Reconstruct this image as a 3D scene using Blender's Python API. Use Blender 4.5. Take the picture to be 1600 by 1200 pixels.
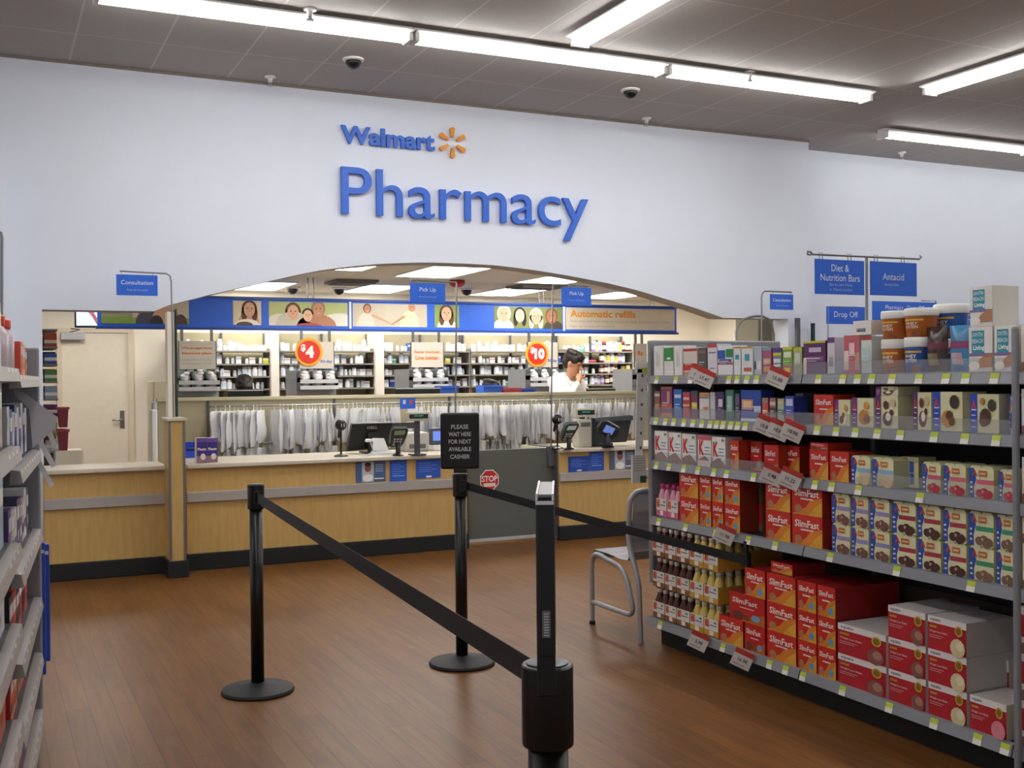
import bpy, bmesh, math, random
from mathutils import Vector, Matrix
random.seed(7)
sc = bpy.context.scene
for o in list(bpy.data.objects): bpy.data.objects.remove(o)
COL = sc.collection
R = math.radians

# ------------------------------------------------------------------ camera
CAM_H, FPX = 1.53, 1720.0
YAW, PITCH, ROLL = R(25.5), R(0.30), R(0.55)
_f0 = Vector((math.sin(YAW), math.cos(YAW), 0)); _r0 = Vector((math.cos(YAW), -math.sin(YAW), 0)); _u0 = Vector((0, 0, 1))
_f = _f0*math.cos(PITCH) - _u0*math.sin(PITCH); _u = _u0*math.cos(PITCH) + _f0*math.sin(PITCH)
CU = _u*math.cos(ROLL) + _r0*math.sin(ROLL); CR = _r0*math.cos(ROLL) - _u*math.sin(ROLL); CF = _f
CAMP = Vector((0, 0, CAM_H))
cam_d = bpy.data.cameras.new('camera'); cam = bpy.data.objects.new('camera', cam_d); COL.objects.link(cam)
cam_d.sensor_width = 36; cam_d.lens = FPX/1600*36; cam_d.clip_start = .05; cam_d.clip_end = 200
cam.matrix_world = Matrix(((CR.x, CU.x, -CF.x, CAMP.x), (CR.y, CU.y, -CF.y, CAMP.y), (CR.z, CU.z, -CF.z, CAMP.z), (0, 0, 0, 1)))
sc.camera = cam
# ------------------------------------------------------------------ view, world
sc.view_settings.view_transform = 'Standard'; sc.view_settings.look = 'None'
sc.view_settings.exposure = 1.4; sc.view_settings.gamma = 1.0; sc.view_settings.use_curve_mapping = False
sc.cycles.use_denoising = True; sc.cycles.max_bounces = 7; sc.cycles.transparent_max_bounces = 12
w = bpy.data.worlds.new('store_ambient'); sc.world = w; w.use_nodes = True
w.node_tree.nodes['Background'].inputs[0].default_value = (.95, .97, 1, 1)
w.node_tree.nodes['Background'].inputs[1].default_value = 0.26
TUBE_E = 9.0      # store strip tubes
TROF_E = 6.2      # pharmacy ceiling panels

# ------------------------------------------------------------------ measuring helpers: where a sight line meets a real plane
def ray(x, y): return CF + CR*((x-800)/FPX) - CU*((y-600)/FPX)
def PX(x, y, X): d = ray(x, y); return CAMP + d*(X/d.x)
def PY(x, y, Y): d = ray(x, y); return CAMP + d*(Y/d.y)
def PZ(x, y, Z): d = ray(x, y); return CAMP + d*((Z-CAM_H)/d.z)

# ------------------------------------------------------------------ materials
def lin(c): return c/12.92 if c <= .04045 else ((c+.055)/1.055)**2.4
def hexc(h): h = h.lstrip('#'); return tuple(lin(int(h[i:i+2], 16)/255) for i in (0, 2, 4)) + (1,)
_mats = {}
def mat(h, rough=.5, metal=0, emit=0, alpha=1, trans=0, noise=.05, name=None, nscale=12, coat=0):
    k = (h, rough, metal, emit, alpha, trans, noise, coat)
    if k in _mats: return _mats[k]
    m = bpy.data.materials.new(name or 'mat_'+h.strip('#')); m.use_nodes = True; nt = m.node_tree
    b = nt.nodes['Principled BSDF']; c = hexc(h)
    b.inputs['Roughness'].default_value = rough; b.inputs['Metallic'].default_value = metal
    b.inputs['Base Color'].default_value = c
    if coat: b.inputs['Coat Weight'].default_value = coat; b.inputs['Coat Roughness'].default_value = .12
    if alpha < 1: b.inputs['Alpha'].default_value = alpha
    if trans: b.inputs['Transmission Weight'].default_value = trans
    if emit: b.inputs['Emission Color'].default_value = c; b.inputs['Emission Strength'].default_value = emit
    elif noise:
        n = nt.nodes.new('ShaderNodeTexNoise'); n.inputs['Scale'].default_value = nscale
        tc = nt.nodes.new('ShaderNodeTexCoord'); nt.links.new(tc.outputs['Object'], n.inputs['Vector'])
        mr = nt.nodes.new('ShaderNodeMapRange'); mr.inputs[3].default_value = 1-noise; mr.inputs[4].default_value = 1+noise
        nt.links.new(n.outputs['Fac'], mr.inputs[0])
        vm = nt.nodes.new('ShaderNodeVectorMath'); vm.operation = 'SCALE'; vm.inputs[0].default_value = c[:3]
        nt.links.new(mr.outputs[0], vm.inputs['Scale']); nt.links.new(vm.outputs[0], b.inputs['Base Color'])
    _mats[k] = m; return m

def nodes_mat(name):
    m = bpy.data.materials.new(name); m.use_nodes = True
    return m, m.node_tree, m.node_tree.nodes['Principled BSDF']

def floor_material():
    m, nt, b = nodes_mat('vinyl_wood_planks'); N = nt.nodes; L = nt.links
    tc = N.new('ShaderNodeTexCoord'); mp = N.new('ShaderNodeMapping'); mp.inputs['Rotation'].default_value = (0, 0, R(90))
    L.new(tc.outputs['Object'], mp.inputs[0])
    br = N.new('ShaderNodeTexBrick'); br.offset = .37; br.inputs['Scale'].default_value = 1
    br.inputs['Color1'].default_value = hexc('#7d542a'); br.inputs['Color2'].default_value = hexc('#714924')
    br.inputs['Mortar'].default_value = hexc('#53361b'); br.inputs['Mortar Size'].default_value = .0018
    br.inputs['Brick Width'].default_value = .92; br.inputs['Row Height'].default_value = .105
    L.new(mp.outputs[0], br.inputs[0])
    mp2 = N.new('ShaderNodeMapping'); mp2.inputs['Scale'].default_value = (1, .09, 1); L.new(tc.outputs['Object'], mp2.inputs[0])
    n = N.new('ShaderNodeTexNoise'); n.inputs['Scale'].default_value = 22; n.inputs['Detail'].default_value = 6; n.inputs['Distortion'].default_value = .6
    L.new(mp2.outputs[0], n.inputs['Vector'])
    cr = N.new('ShaderNodeValToRGB'); cr.color_ramp.elements[0].position = .33; cr.color_ramp.elements[0].color = (.66, .62, .58, 1)
    cr.color_ramp.elements[1].position = .62; cr.color_ramp.elements[1].color = (1.08, 1.08, 1.08, 1); L.new(n.outputs['Fac'], cr.inputs[0])
    n2 = N.new('ShaderNodeTexNoise'); n2.inputs['Scale'].default_value = 1.1; n2.inputs['Detail'].default_value = 2; L.new(mp.outputs[0], n2.inputs['Vector'])
    mr = N.new('ShaderNodeMapRange'); mr.inputs[3].default_value = .86; mr.inputs[4].default_value = 1.12; L.new(n2.outputs['Fac'], mr.inputs[0])
    mx = N.new('ShaderNodeMix'); mx.data_type = 'RGBA'; mx.blend_type = 'MULTIPLY'; mx.inputs[0].default_value = .75
    L.new(br.outputs['Color'], mx.inputs[6]); L.new(cr.outputs[0], mx.inputs[7])
    vm = N.new('ShaderNodeVectorMath'); vm.operation = 'SCALE'; L.new(mx.outputs[2], vm.inputs[0]); L.new(mr.outputs[0], vm.inputs['Scale'])
    L.new(vm.outputs[0], b.inputs['Base Color']); b.inputs['Roughness'].default_value = .38
    b.inputs['Specular IOR Level'].default_value = .28
    return m

def tile_material(name, base, line, bw, rh, mortar, rough=.8, rot=0):
    m, nt, b = nodes_mat(name); N = nt.nodes; L = nt.links
    tc = N.new('ShaderNodeTexCoord'); mp = N.new('ShaderNodeMapping'); mp.inputs['Rotation'].default_value = (0, 0, rot); L.new(tc.outputs['Object'], mp.inputs[0])
    br = N.new('ShaderNodeTexBrick'); br.offset = 0; br.inputs['Scale'].default_value = 1
    c = hexc(base); br.inputs['Color1'].default_value = c; br.inputs['Color2'].default_value = (c[0]*.95, c[1]*.95, c[2]*.95, 1)
    br.inputs['Mortar'].default_value = hexc(line); br.inputs['Mortar Size'].default_value = mortar
    br.inputs['Brick Width'].default_value = bw; br.inputs['Row Height'].default_value = rh
    L.new(mp.outputs[0], br.inputs[0])
    n = N.new('ShaderNodeTexNoise'); n.inputs['Scale'].default_value = 90; n.inputs['Detail'].default_value = 3; L.new(tc.outputs['Object'], n.inputs['Vector'])
    mr = N.new('ShaderNodeMapRange'); mr.inputs[3].default_value = .88; mr.inputs[4].default_value = 1.1; L.new(n.outputs['Fac'], mr.inputs[0])
    vm = N.new('ShaderNodeVectorMath'); vm.operation = 'SCALE'; L.new(br.outputs['Color'], vm.inputs[0]); L.new(mr.outputs[0], vm.inputs['Scale'])
    L.new(vm.outputs[0], b.inputs['Base Color']); b.inputs['Roughness'].default_value = rough
    return m

def grain_material(name, c1, c2, sx=1, sz=.12, scale=30, rough=.45):
    m, nt, b = nodes_mat(name); N = nt.nodes; L = nt.links
    tc = N.new('ShaderNodeTexCoord'); mp = N.new('ShaderNodeMapping'); mp.inputs['Scale'].default_value = (sx, sx, sz); L.new(tc.outputs['Object'], mp.inputs[0])
    n = N.new('ShaderNodeTexNoise'); n.inputs['Scale'].default_value = scale; n.inputs['Detail'].default_value = 5; L.new(mp.outputs[0], n.inputs['Vector'])
    cr = N.new('ShaderNodeValToRGB'); cr.color_ramp.elements[0].position = .3; cr.color_ramp.elements[0].color = hexc(c1)
    cr.color_ramp.elements[1].position = .7; cr.color_ramp.elements[1].color = hexc(c2); L.new(n.outputs['Fac'], cr.inputs[0])
    L.new(cr.outputs[0], b.inputs['Base Color']); b.inputs['Roughness'].default_value = rough
    return m

def bag_material():
    m = bpy.data.materials.new('thin_clear_bag_plastic'); m.use_nodes = True; nt = m.node_tree; N = nt.nodes; L = nt.links
    b = N['Principled BSDF']; b.inputs['Base Color'].default_value = hexc('#f2f3f5'); b.inputs['Roughness'].default_value = .28
    tl = N.new('ShaderNodeBsdfTranslucent'); tl.inputs[0].default_value = hexc('#f0f2f6')
    tr = N.new('ShaderNodeBsdfTransparent')
    m1 = N.new('ShaderNodeMixShader'); m1.inputs[0].default_value = .35; L.new(b.outputs[0], m1.inputs[1]); L.new(tl.outputs[0], m1.inputs[2])
    m2 = N.new('ShaderNodeMixShader'); m2.inputs[0].default_value = .10; L.new(m1.outputs[0], m2.inputs[1]); L.new(tr.outputs[0], m2.inputs[2])
    L.new(m2.outputs[0], N['Material Output'].inputs[0]); return m

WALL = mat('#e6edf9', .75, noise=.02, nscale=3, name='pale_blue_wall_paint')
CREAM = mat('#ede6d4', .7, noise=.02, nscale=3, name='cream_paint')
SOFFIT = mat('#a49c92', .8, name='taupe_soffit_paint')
MAPLE = grain_material('maple_laminate', '#c09c58', '#cba96a')
LAMTOP = mat('#cfc6b4', .35, name='beige_laminate_top')
BLACK = mat('#0c0c0d', .35, name='black_plastic'); BLACKM = mat('#101011', .6, name='matte_black')
GREY = mat('#8d8f94', .45, .2, name='grey_shelf_metal'); GREYD = mat('#5f6166', .5, .2); GREYL = mat('#b4b6b8', .45)
CHROME = mat('#c9c9cb', .22, 1, name='chrome'); STEEL = mat('#8b8b8d', .35, .9, name='brushed_steel')
WHITE = mat('#ecebe7', .5, name='white_plastic'); PAPER = mat('#f2f2ee', .7, name='white_paper')
BLUE = mat('#2566d8', .5, name='sign_blue'); BLUEB = mat('#3169dd', .55, name='banner_blue')
ORANGE = mat('#e3962c', .5, name='sign_orange')
BAGM = bag_material()

# ------------------------------------------------------------------ text
_tx = {}
def text_data(s, bold=0.0, extrude=0.0, res=3, align='CENTER'):
    k = (s, bold, extrude, res)
    if k in _tx: return _tx[k]
    cu = bpy.data.curves.new('lettering', 'FONT'); cu.body = s; cu.size = 1; cu.offset = bold; cu.extrude = extrude; cu.resolution_u = res; cu.align_x = align
    ob = bpy.data.objects.new('lettering', cu); COL.objects.link(ob)
    dg = bpy.context.evaluated_depsgraph_get(); dg.update()
    me = bpy.data.meshes.new_from_object(ob.evaluated_get(dg))
    vs = [v.co.copy() for v in me.vertices]; fs = [tuple(p.vertices) for p in me.polygons]
    bpy.data.objects.remove(ob); bpy.data.curves.remove(cu); bpy.data.meshes.remove(me)
    _tx[k] = (vs, fs); return _tx[k]

# ------------------------------------------------------------------ mesh builder
class MB:
    def __init__(s): s.v = []; s.f = []; s.mi = []; s.m = []; s.sm = []
    def _m(s, m):
        if m not in s.m: s.m.append(m)
        return s.m.index(m)
    def add(s, vs, fs, m, smooth=False):
        b = len(s.v); s.v += [Vector(v) for v in vs]; i = s._m(m)
        for f in fs: s.f.append(tuple(b+k for k in f)); s.mi.append(i); s.sm.append(smooth)
        return s
    def box(s, x0, x1, y0, y1, z0, z1, m, bev=0):
        if bev:
            pts = []
            bm = bmesh.new(); bmesh.ops.create_cube(bm, size=1)
            for v in bm.verts: v.co = Vector(((x0+x1)/2+v.co.x*(x1-x0), (y0+y1)/2+v.co.y*(y1-y0), (z0+z1)/2+v.co.z*(z1-z0)))
            bmesh.ops.bevel(bm, geom=list(bm.edges), offset=bev, segments=2, affect='EDGES', profile=.5)
            bm.verts.index_update()
            s.add([v.co.copy() for v in bm.verts], [tuple(v.index for v in f.verts) for f in bm.faces], m); bm.free(); return s
        vs = [(x0, y0, z0), (x1, y0, z0), (x1, y1, z0), (x0, y1, z0), (x0, y0, z1), (x1, y0, z1), (x1, y1, z1), (x0, y1, z1)]
        return s.add(vs, [(0, 3, 2, 1), (4, 5, 6, 7), (0, 1, 5, 4), (1, 2, 6, 5), (2, 3, 7, 6), (3, 0, 4, 7)], m)
    def obox(s, c, ax, ay, az, m):   # oriented box: centre and half-axis vectors
        c, ax, ay, az = Vector(c), Vector(ax), Vector(ay), Vector(az)
        vs = [c+ax*i+ay*j+az*k for k in (-1, 1) for (i, j) in ((-1, -1), (1, -1), (1, 1), (-1, 1))]
        return s.add(vs, [(0, 3, 2, 1), (4, 5, 6, 7), (0, 1, 5, 4), (1, 2, 6, 5), (2, 3, 7, 6), (3, 0, 4, 7)], m)
    def prism(s, pts, off, m):       # planar polygon pushed along off
        n = len(pts); off = Vector(off); p = [Vector(q) for q in pts]
        vs = p + [q+off for q in p]
        return s.add(vs, [tuple(range(n))[::-1], tuple(range(n, 2*n))] + [(i, (i+1) % n, n+(i+1) % n, n+i) for i in range(n)], m)
    def lathe(s, prof, m, seg=20, c=(0, 0, 0), mats=None):   # prof [(r,z)]
        c = Vector(c); vs = []; 
        p2, m2 = [prof[0]], []
        for j in range(1, len(prof)):
            if j > 1:
                (ra, za), (rb, zb), (rc, zc) = prof[j-2], prof[j-1], prof[j]
                d = abs((math.atan2(zc-zb, rc-rb)-math.atan2(zb-za, rb-ra)+math.pi) % (2*math.pi)-math.pi)
                if d > .6: p2.append(prof[j-1]); m2.append(None)
            p2.append(prof[j]); m2.append(mats[j-1] if mats else m)
        prof = p2
        for r, z in prof: vs += [c+Vector((r*math.cos(2*math.pi*i/seg), r*math.sin(2*math.pi*i/seg), z)) for i in range(seg)]
        b = len(s.v); s.v += vs
        for j in range(len(prof)-1):
            if m2[j] is None: continue
            i0 = s._m(m2[j])
            for i in range(seg):
                a, d = j*seg+i, j*seg+(i+1) % seg
                s.f.append((b+a, b+d, b+d+seg, b+a+seg)); s.mi.append(i0); s.sm.append(True)
        s.f.append(tuple(b+i for i in range(seg))[::-1]); s.mi.append(s._m(mats[0] if mats else m)); s.sm.append(False)
        k = (len(prof)-1)*seg; s.f.append(tuple(b+k+i for i in range(seg))); s.mi.append(s._m(mats[-1] if mats else m)); s.sm.append(False)
        return s
    def tube(s, path, r, m, seg=10, closed=False, r1=None):
        p = [Vector(q) for q in path]; n = len(p); rings = []; up = Vector((0, 0, 1)); prev = None
        for i in range(n):
            t = (p[(i+1) % n]-p[i-1]) if (0 < i < n-1 or closed) else (p[1]-p[0] if i == 0 else p[-1]-p[-2])
            t.normalize()
            if prev is None:
                a = t.cross(up if abs(t.z) < .9 else Vector((1, 0, 0))).normalized()
            else: a = (prev - t*prev.dot(t)).normalized()
            prev = a; bb = t.cross(a)
            rr = r if r1 is None else r+(r1-r)*i/(n-1)
            rings.append([p[i]+a*rr*math.cos(2*math.pi*k/seg)+bb*rr*math.sin(2*math.pi*k/seg) for k in range(seg)])
        vs = [v for g in rings for v in g]; fs = []
        for i in range(n if closed else n-1):
            for k in range(seg):
                a0, a1 = i*seg+k, i*seg+(k+1) % seg; c0, c1 = ((i+1) % n)*seg+k, ((i+1) % n)*seg+(k+1) % seg
                fs.append((a0, a1, c1, c0))
        s.add(vs, fs, m, True)
        if not closed: s.add(rings[0], [tuple(range(seg))[::-1]], m); s.add(rings[-1], [tuple(range(seg))], m)
        return s
    def ball(s, c, rx, ry, rz, m, seg=16, rings=10, rot=None):
        c = Vector(c); vs = []; fs = []
        for j in range(rings+1):
            th = math.pi*j/rings
            for i in range(seg):
                ph = 2*math.pi*i/seg; v = Vector((rx*math.sin(th)*math.cos(ph), ry*math.sin(th)*math.sin(ph), rz*math.cos(th)))
                if rot: v = rot @ v
                vs.append(c+v)
        for j in range(rings):
            for i in range(seg): fs.append((j*seg+i, j*seg+seg+i, j*seg+seg+(i+1) % seg, j*seg+(i+1) % seg))
        return s.add(vs, fs, m, True)
    def capsule(s, p0, p1, r0, r1, m, seg=12):
        p0, p1 = Vector(p0), Vector(p1); path = [p0.lerp(p1, t) for t in (0, .5, 1)]
        s.tube(path, r0, m, seg, r1=r1); s.ball(p0, r0, r0, r0, m, seg, 8); return s.ball(p1, r1, r1, r1, m, seg, 8)
    def quad(s, o, r, u, m): o, r, u = Vector(o), Vector(r), Vector(u); return s.add([o, o+r, o+r+u, o+u], [(0, 1, 2, 3)], m)
    def ell(s, c, r, u, m, seg=18): c, r, u = Vector(c), Vector(r), Vector(u); return s.add([c+r*math.cos(2*math.pi*i/seg)+u*math.sin(2*math.pi*i/seg) for i in range(seg)], [tuple(range(seg))], m)
    def text(s, t, o, r, u, wd, ht, m, bold=0, keep=True, extrude=0, nrm=None, res=3):
        """o = bottom-left of the fitted box, r/u unit vectors; fits the text's own bounds in wd x ht"""
        vs, fs = text_data(t, bold, extrude, res); o, r, u = Vector(o), Vector(r), Vector(u)
        x0 = min(v.x for v in vs); x1 = max(v.x for v in vs); y0 = min(v.y for v in vs); y1 = max(v.y for v in vs)
        sx, sy = wd/(x1-x0), ht/(y1-y0); ox = oy = 0
        if keep:
            k = min(sx, sy); ox = (wd-k*(x1-x0))/2; oy = (ht-k*(y1-y0))/2; sx = sy = k
        n = Vector(nrm) if nrm else r.cross(u)
        return s.add([o+r*((v.x-x0)*sx+ox)+u*((v.y-y0)*sy+oy)+n*v.z for v in vs], fs, m)
    def mesh(s, name):
        me = bpy.data.meshes.new(name); me.from_pydata([tuple(v) for v in s.v], [], s.f)
        for m in s.m: me.materials.append(m)
        me.polygons.foreach_set('material_index', s.mi); me.polygons.foreach_set('use_smooth', s.sm); me.update(); return me
    def build(s, name, parent=None, loc=None, rz=0):
        o = bpy.data.objects.new(name, s.mesh(name)); COL.objects.link(o)
        if parent: o.parent = parent
        if loc is not None: o.location = loc
        if rz: o.rotation_euler.z = rz
        return o

def tag(o, label=None, cat=None, group=None, kind=None):
    if label: o['label'] = label
    if cat: o['category'] = cat
    if group: o['group'] = group
    if kind: o['kind'] = kind
    return o
def empty(name, loc, label, cat, rz=0, group=None):
    o = bpy.data.objects.new(name, None); o.empty_display_size = .05; COL.objects.link(o); o.location = loc; o.rotation_euler.z = rz
    return tag(o, label, cat, group)
def struct(mb, name): return tag(mb.build(name), kind='structure')
_kids = {}
def dup(src, loc, rz=None, label=None, group=None):
    def cp(o, par):
        c = o.copy(); COL.objects.link(c)
        if par: c.parent = par
        for k in [x for x in o.children]: cp(k, c)
        return c
    r = cp(src, None); r.location = loc
    if rz is not None: r.rotation_euler.z = rz
    if label: r['label'] = label
    if group: r['group'] = group
    return r
ORD = ['first', 'second', 'third', 'fourth', 'fifth', 'sixth', 'seventh', 'eighth', 'ninth', 'tenth', 'eleventh', 'twelfth']
XA, ZA = Vector((1, 0, 0)), Vector((0, 0, 1)); YA = Vector((0, 1, 0))
# ================================================================== LIGHT FIXTURES
TUBE = mat('#fbf9f8', .4, emit=TUBE_E, noise=0, name='fluorescent_tube_light')
HOUS = mat('#e8e8e6', .45, name='white_enamel_housing')
CEILZ = 4.05
def strip_light(x, y, along, length, label, group=None, lamps=(-.042, .042)):
    t = empty('strip_light', (x, y, CEILZ), label, 'ceiling light', 0 if along == 'x' else R(90), group)
    L = length
    m = MB(); m.box(0, L, -.055, .055, -.05, -.002, HOUS)
    m.prism([(0, -.11, -.035), (0, -.055, -.05), (0, -.055, -.04), (0, -.11, -.025)], (L, 0, 0), HOUS)
    m.prism([(0, .11, -.035), (0, .055, -.05), (0, .055, -.04), (0, .11, -.025)], (L, 0, 0), HOUS)
    m.build('housing', t)
    for yy in lamps:
        b = MB(); n = 8; r = .019
        vs = [(xx, yy+r*math.cos(2*math.pi*k/n), -.075+r*math.sin(2*math.pi*k/n)) for xx in (.03, L-.03) for k in range(n)]
        b.add(vs, [(k, (k+1) % n, n+(k+1) % n, n+k) for k in range(n)]+[tuple(range(n))[::-1], tuple(range(n, 2*n))], TUBE); b.build('tube', t)
    for xx in (0, L-.03): MB().box(xx, xx+.03, -.07, .07, -.1, -.05, WHITE).build('lamp_holder', t)
    return t
for i in range(3):
    strip_light(.64+i*2.155, 7.47, 'x', 2.135, ['strip light along pharmacy wall, end piece nearest the consultation sign', 'middle strip light of three along the pharmacy wall', 'strip light along pharmacy wall, end piece nearest the recessed wall'][i])
for ci, (x, nm) in enumerate(((-3.1, 'row beyond the medicine aisle'), (.42, 'row over the medicine aisle'), (3.95, 'row running toward the Pharmacy lettering'), (7.42, 'row above the diet sign'), (10.9, 'row beyond the diet aisle'))):
    for k in range(3):
        strip_light(x, 4.95-k*2.2, 'y', 2.135, f'{ORD[k]} strip light from the pharmacy wall in the {nm}')
for k in range(3): strip_light(8.3+k*2.155, 8.55, 'x', 2.135, f'{ORD[k]} strip light along the recessed wall beyond the pharmacy wall', lamps=(0,))

# pharmacy ceiling panels
PCZ = 2.67
TROF = mat('#fffaf2', .4, emit=TROF_E, noise=0, name='troffer_diffuser_light')
def troffer(cx, cy, wx, wy, label):
    t = empty('ceiling_panel_light', (cx, cy, PCZ), label, 'ceiling light')
    f = MB(); a, b2 = wx/2, wy/2
    for q in ((-a-.025, a+.025, -b2-.025, -b2), (-a-.025, a+.025, b2, b2+.025), (-a-.025, -a, -b2, b2), (a, a+.025, -b2, b2)): f.box(*q, -.014, -.001, HOUS)
    f.build('frame', t)
    d = MB(); d.box(-a, a, -b2, b2, -.01, -.002, TROF); d.build('diffuser', t)
for (px, py, lab) in ((690, 424, 'ceiling panel light above the first Pick Up sign, close to the arch'), (594, 450.5, 'ceiling panel light over the family photo banner'),
                      (404, 446, 'ceiling panel light half hidden by the rising arch edge'), (795, 455.5, 'ceiling panel light above the four-women banner photo'),
                      (880, 434.5, 'ceiling panel light just above the second Pick Up sign'), (962, 460.5, 'ceiling panel light over the Automatic refills banner')):
    p = PZ(px, py, PCZ); troffer(p.x, p.y, .62, 1.15, lab)
troffer(8.9, 12.4, .62, 1.15, 'ceiling panel light in the bright corner beyond the banner'); troffer(1.0, 12.4, .62, 1.15, 'ceiling panel light over the cream door')
troffer(3.2, 10.4, .62, 1.15, 'ceiling panel light hidden behind the rising arch')

# ================================================================== STRUCTURE
YW = 9.30
m = MB(); m.box(-9, 17, -9, 15.2, -.05, 0, floor_material()); struct(m, 'floor')
m = MB(); m.box(-9, 17, -9, 10.1, CEILZ, CEILZ+.06, tile_material('store_ceiling_tiles', '#aeaaa6', '#c6c3c0', .61, 1.22, .008)); struct(m, 'ceiling')
m = MB(); pct = tile_material('pharmacy_ceiling_tiles', '#c9c2b2', '#a59c8c', .61, 1.22, .006); m.box(-1.5, 7.7, YW+.25, 9.95, PCZ, PCZ+.06, pct); m.box(-1.5, 10.4, 9.95, 14.2, PCZ, PCZ+.06, pct); struct(m, 'ceiling_pharmacy')
XL, XR = PY(67, 600, YW).x, PY(1264, 300, YW).x
arch_px = [(240, 484.5), (262, 477.5), (295, 469), (325, 461), (370, 450.5), (440, 435), (500, 422.5), (575, 414), (620, 411.3), (660, 410.3), (690, 410.6), (740, 412.6), (790, 416.5), (875, 428.5), (950, 442.5), (1000, 455), (1050, 470), (1090, 482.5), (1130, 496)]
arch = [PY(x, y, YW) for x, y in arch_px]
XO0, XO1 = XL, PY(1232, 550, YW).x
zl, zr = PY(150, 485, YW).z, PY(1150, 497, YW).z
line = [(XO0, zl)]
ax = [a.x for a in arch]; az = [a.z for a in arch]; az[0] = zl; az[-1] = zr
import bisect
def archz(x):
    if x <= ax[0]: return zl
    if x >= ax[-1]: return zr
    i = bisect.bisect(ax, x)-1; t = (x-ax[i])/(ax[i+1]-ax[i])
    p0 = az[max(i-1, 0)]; p1 = az[i]; p2 = az[i+1]; p3 = az[min(i+2, len(az)-1)]
    return p1+(p2-p1)*t if i in (0, len(ax)-2) else .5*((2*p1)+(-p0+p2)*t+(2*p0-5*p1+4*p2-p3)*t*t+(-p0+3*p1-3*p2+p3)*t**3)
xs = [XO0]+[ax[0]+(ax[-1]-ax[0])*i/90 for i in range(91)]+[XO1]
TH = .25
m = MB()
for a, b in zip(xs, xs[1:]):
    za, zb = archz(a), archz(b)
    m.add([(a, YW, za), (b, YW, zb), (b, YW, CEILZ), (a, YW, CEILZ)], [(0, 1, 2, 3)], WALL)
    m.add([(a, YW+TH, za), (b, YW+TH, zb), (b, YW+TH, CEILZ), (a, YW+TH, CEILZ)], [(3, 2, 1, 0)], CREAM)
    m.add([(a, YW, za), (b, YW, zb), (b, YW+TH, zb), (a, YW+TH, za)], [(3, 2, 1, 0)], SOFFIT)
m.box(-2.2, XO0, YW, YW+TH, 0, CEILZ, WALL); m.box(XO1, XR, YW, YW+TH, 0, CEILZ, WALL); struct(m, 'wall_front')
m = MB(); m.box(XR-.1, 17, 9.68, 9.9, 0, CEILZ, WALL); m.box(XR-.1, XR, YW+TH, 9.68, 0, CEILZ, WALL); struct(m, 'wall_right')
m = MB(); m.box(-2.2, PY(11, 400, 9.1).x, 8.9, YW-.001, 0, PY(8, 265, 9.1).z, WALL); struct(m, 'wall_left')
m = MB(); m.box(-1.5, 10.3, 14.05, 14.2, 0, PCZ, CREAM); struct(m, 'wall_back')
XPR = PY(1108, 520, 14.05).x
m = MB(); m.box(XPR, XPR+.15, YW+.6, 14.05, 0, PCZ, CREAM); struct(m, 'wall_pharmacy_right')
m = MB(); m.box(-1.5, -1.35, YW+TH, 14.05, 0, PCZ, CREAM); struct(m, 'wall_pharmacy_left')
m = MB(); m.box(-2.2, XR, YW-.012, YW-.001, CEILZ-.02, CEILZ-.001, mat('#8b8178', .7)); struct(m, 'trim_1')
# store side / rear enclosure far out of view
# door
d0, d1 = PY(97, 600, 14.05), PY(200, 600, 14.05); dz = PY(150, 520, 14.05).z
DOORM = mat('#e8dfca', .55, name='cream_door_paint')
dr = empty('door_1', ((d0.x+d1.x)/2, 14.04, 0), None, None); dr['kind'] = 'structure'; hw = (d1.x-d0.x)/2
m = MB(); m.box(-hw, hw, -.03, 0, .01, dz, DOORM); m.build('door_leaf', dr)
m = MB(); jm = mat('#dcd0b4', .5)
m.box(-hw-.06, -hw, -.05, .005, 0, dz+.05, jm); m.box(hw, hw+.06, -.05, .005, 0, dz+.05, jm); m.box(-hw, hw, -.05, .005, dz, dz+.05, jm); m.build('door_frame', dr)
h = PY(191, 652, 14.0); m = MB(); m.box(h.x-dr.location.x-.025, h.x-dr.location.x+.025, -.045, -.03, h.z-.13, h.z+.08, STEEL); m.tube([(h.x-dr.location.x, -.045, h.z-.03), (h.x-dr.location.x, -.08, h.z-.03), (h.x-dr.location.x-.12, -.08, h.z-.03)], .011, CHROME); m.build('door_handle', dr)
# door closer
a, b = PY(95, 519, 13.9), PY(133, 531, 13.9)
m = MB(); m.box(a.x, b.x, 13.9, 14.0, b.z, a.z, GREYL, .008); m.tube([(a.x+.1, 13.93, a.z), (a.x+.2, 13.85, a.z+.03), (a.x+.12, 14.0, a.z+.05)], .008, STEEL); tag(m.build('door_closer'), 'grey door closer box mounted at the head of the cream door', 'door closer')
# tv
a, b = PY(119, 485, 12.6), PY(152, 512, 12.6); cx = (a.x+b.x)/2
t = empty('wall_television', (cx, 12.6, b.z), 'small dark-framed television hanging high beside the blue banner', 'television', R(-12)); hx = (b.x-a.x)/2+.02; hz = a.z-b.z+.02
m = MB(); m.box(-hx, hx, 0, .06, 0, hz, BLACK, .008); m.build('casing', t)
m = MB(); sx = hx-.02; m.box(-sx, sx, -.003, .001, .02, hz-.02, mat('#8e97c8', .2, emit=.5, noise=0)); m.add([(-.0, -.004, hz-.02), (sx*.6, -.004, hz-.02), (sx, -.004, .1), (sx, -.004, .03), (sx*.5, -.004, .12)], [(0, 4, 3, 2, 1)], mat('#7c4a4a', .3)); m.build('screen', t)
m = MB(); m.tube([(0, .05, hz*.5), (0, .3, hz*.5), (0, .3, PCZ-b.z)], .018, BLACKM); m.build('bracket', t)

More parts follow.
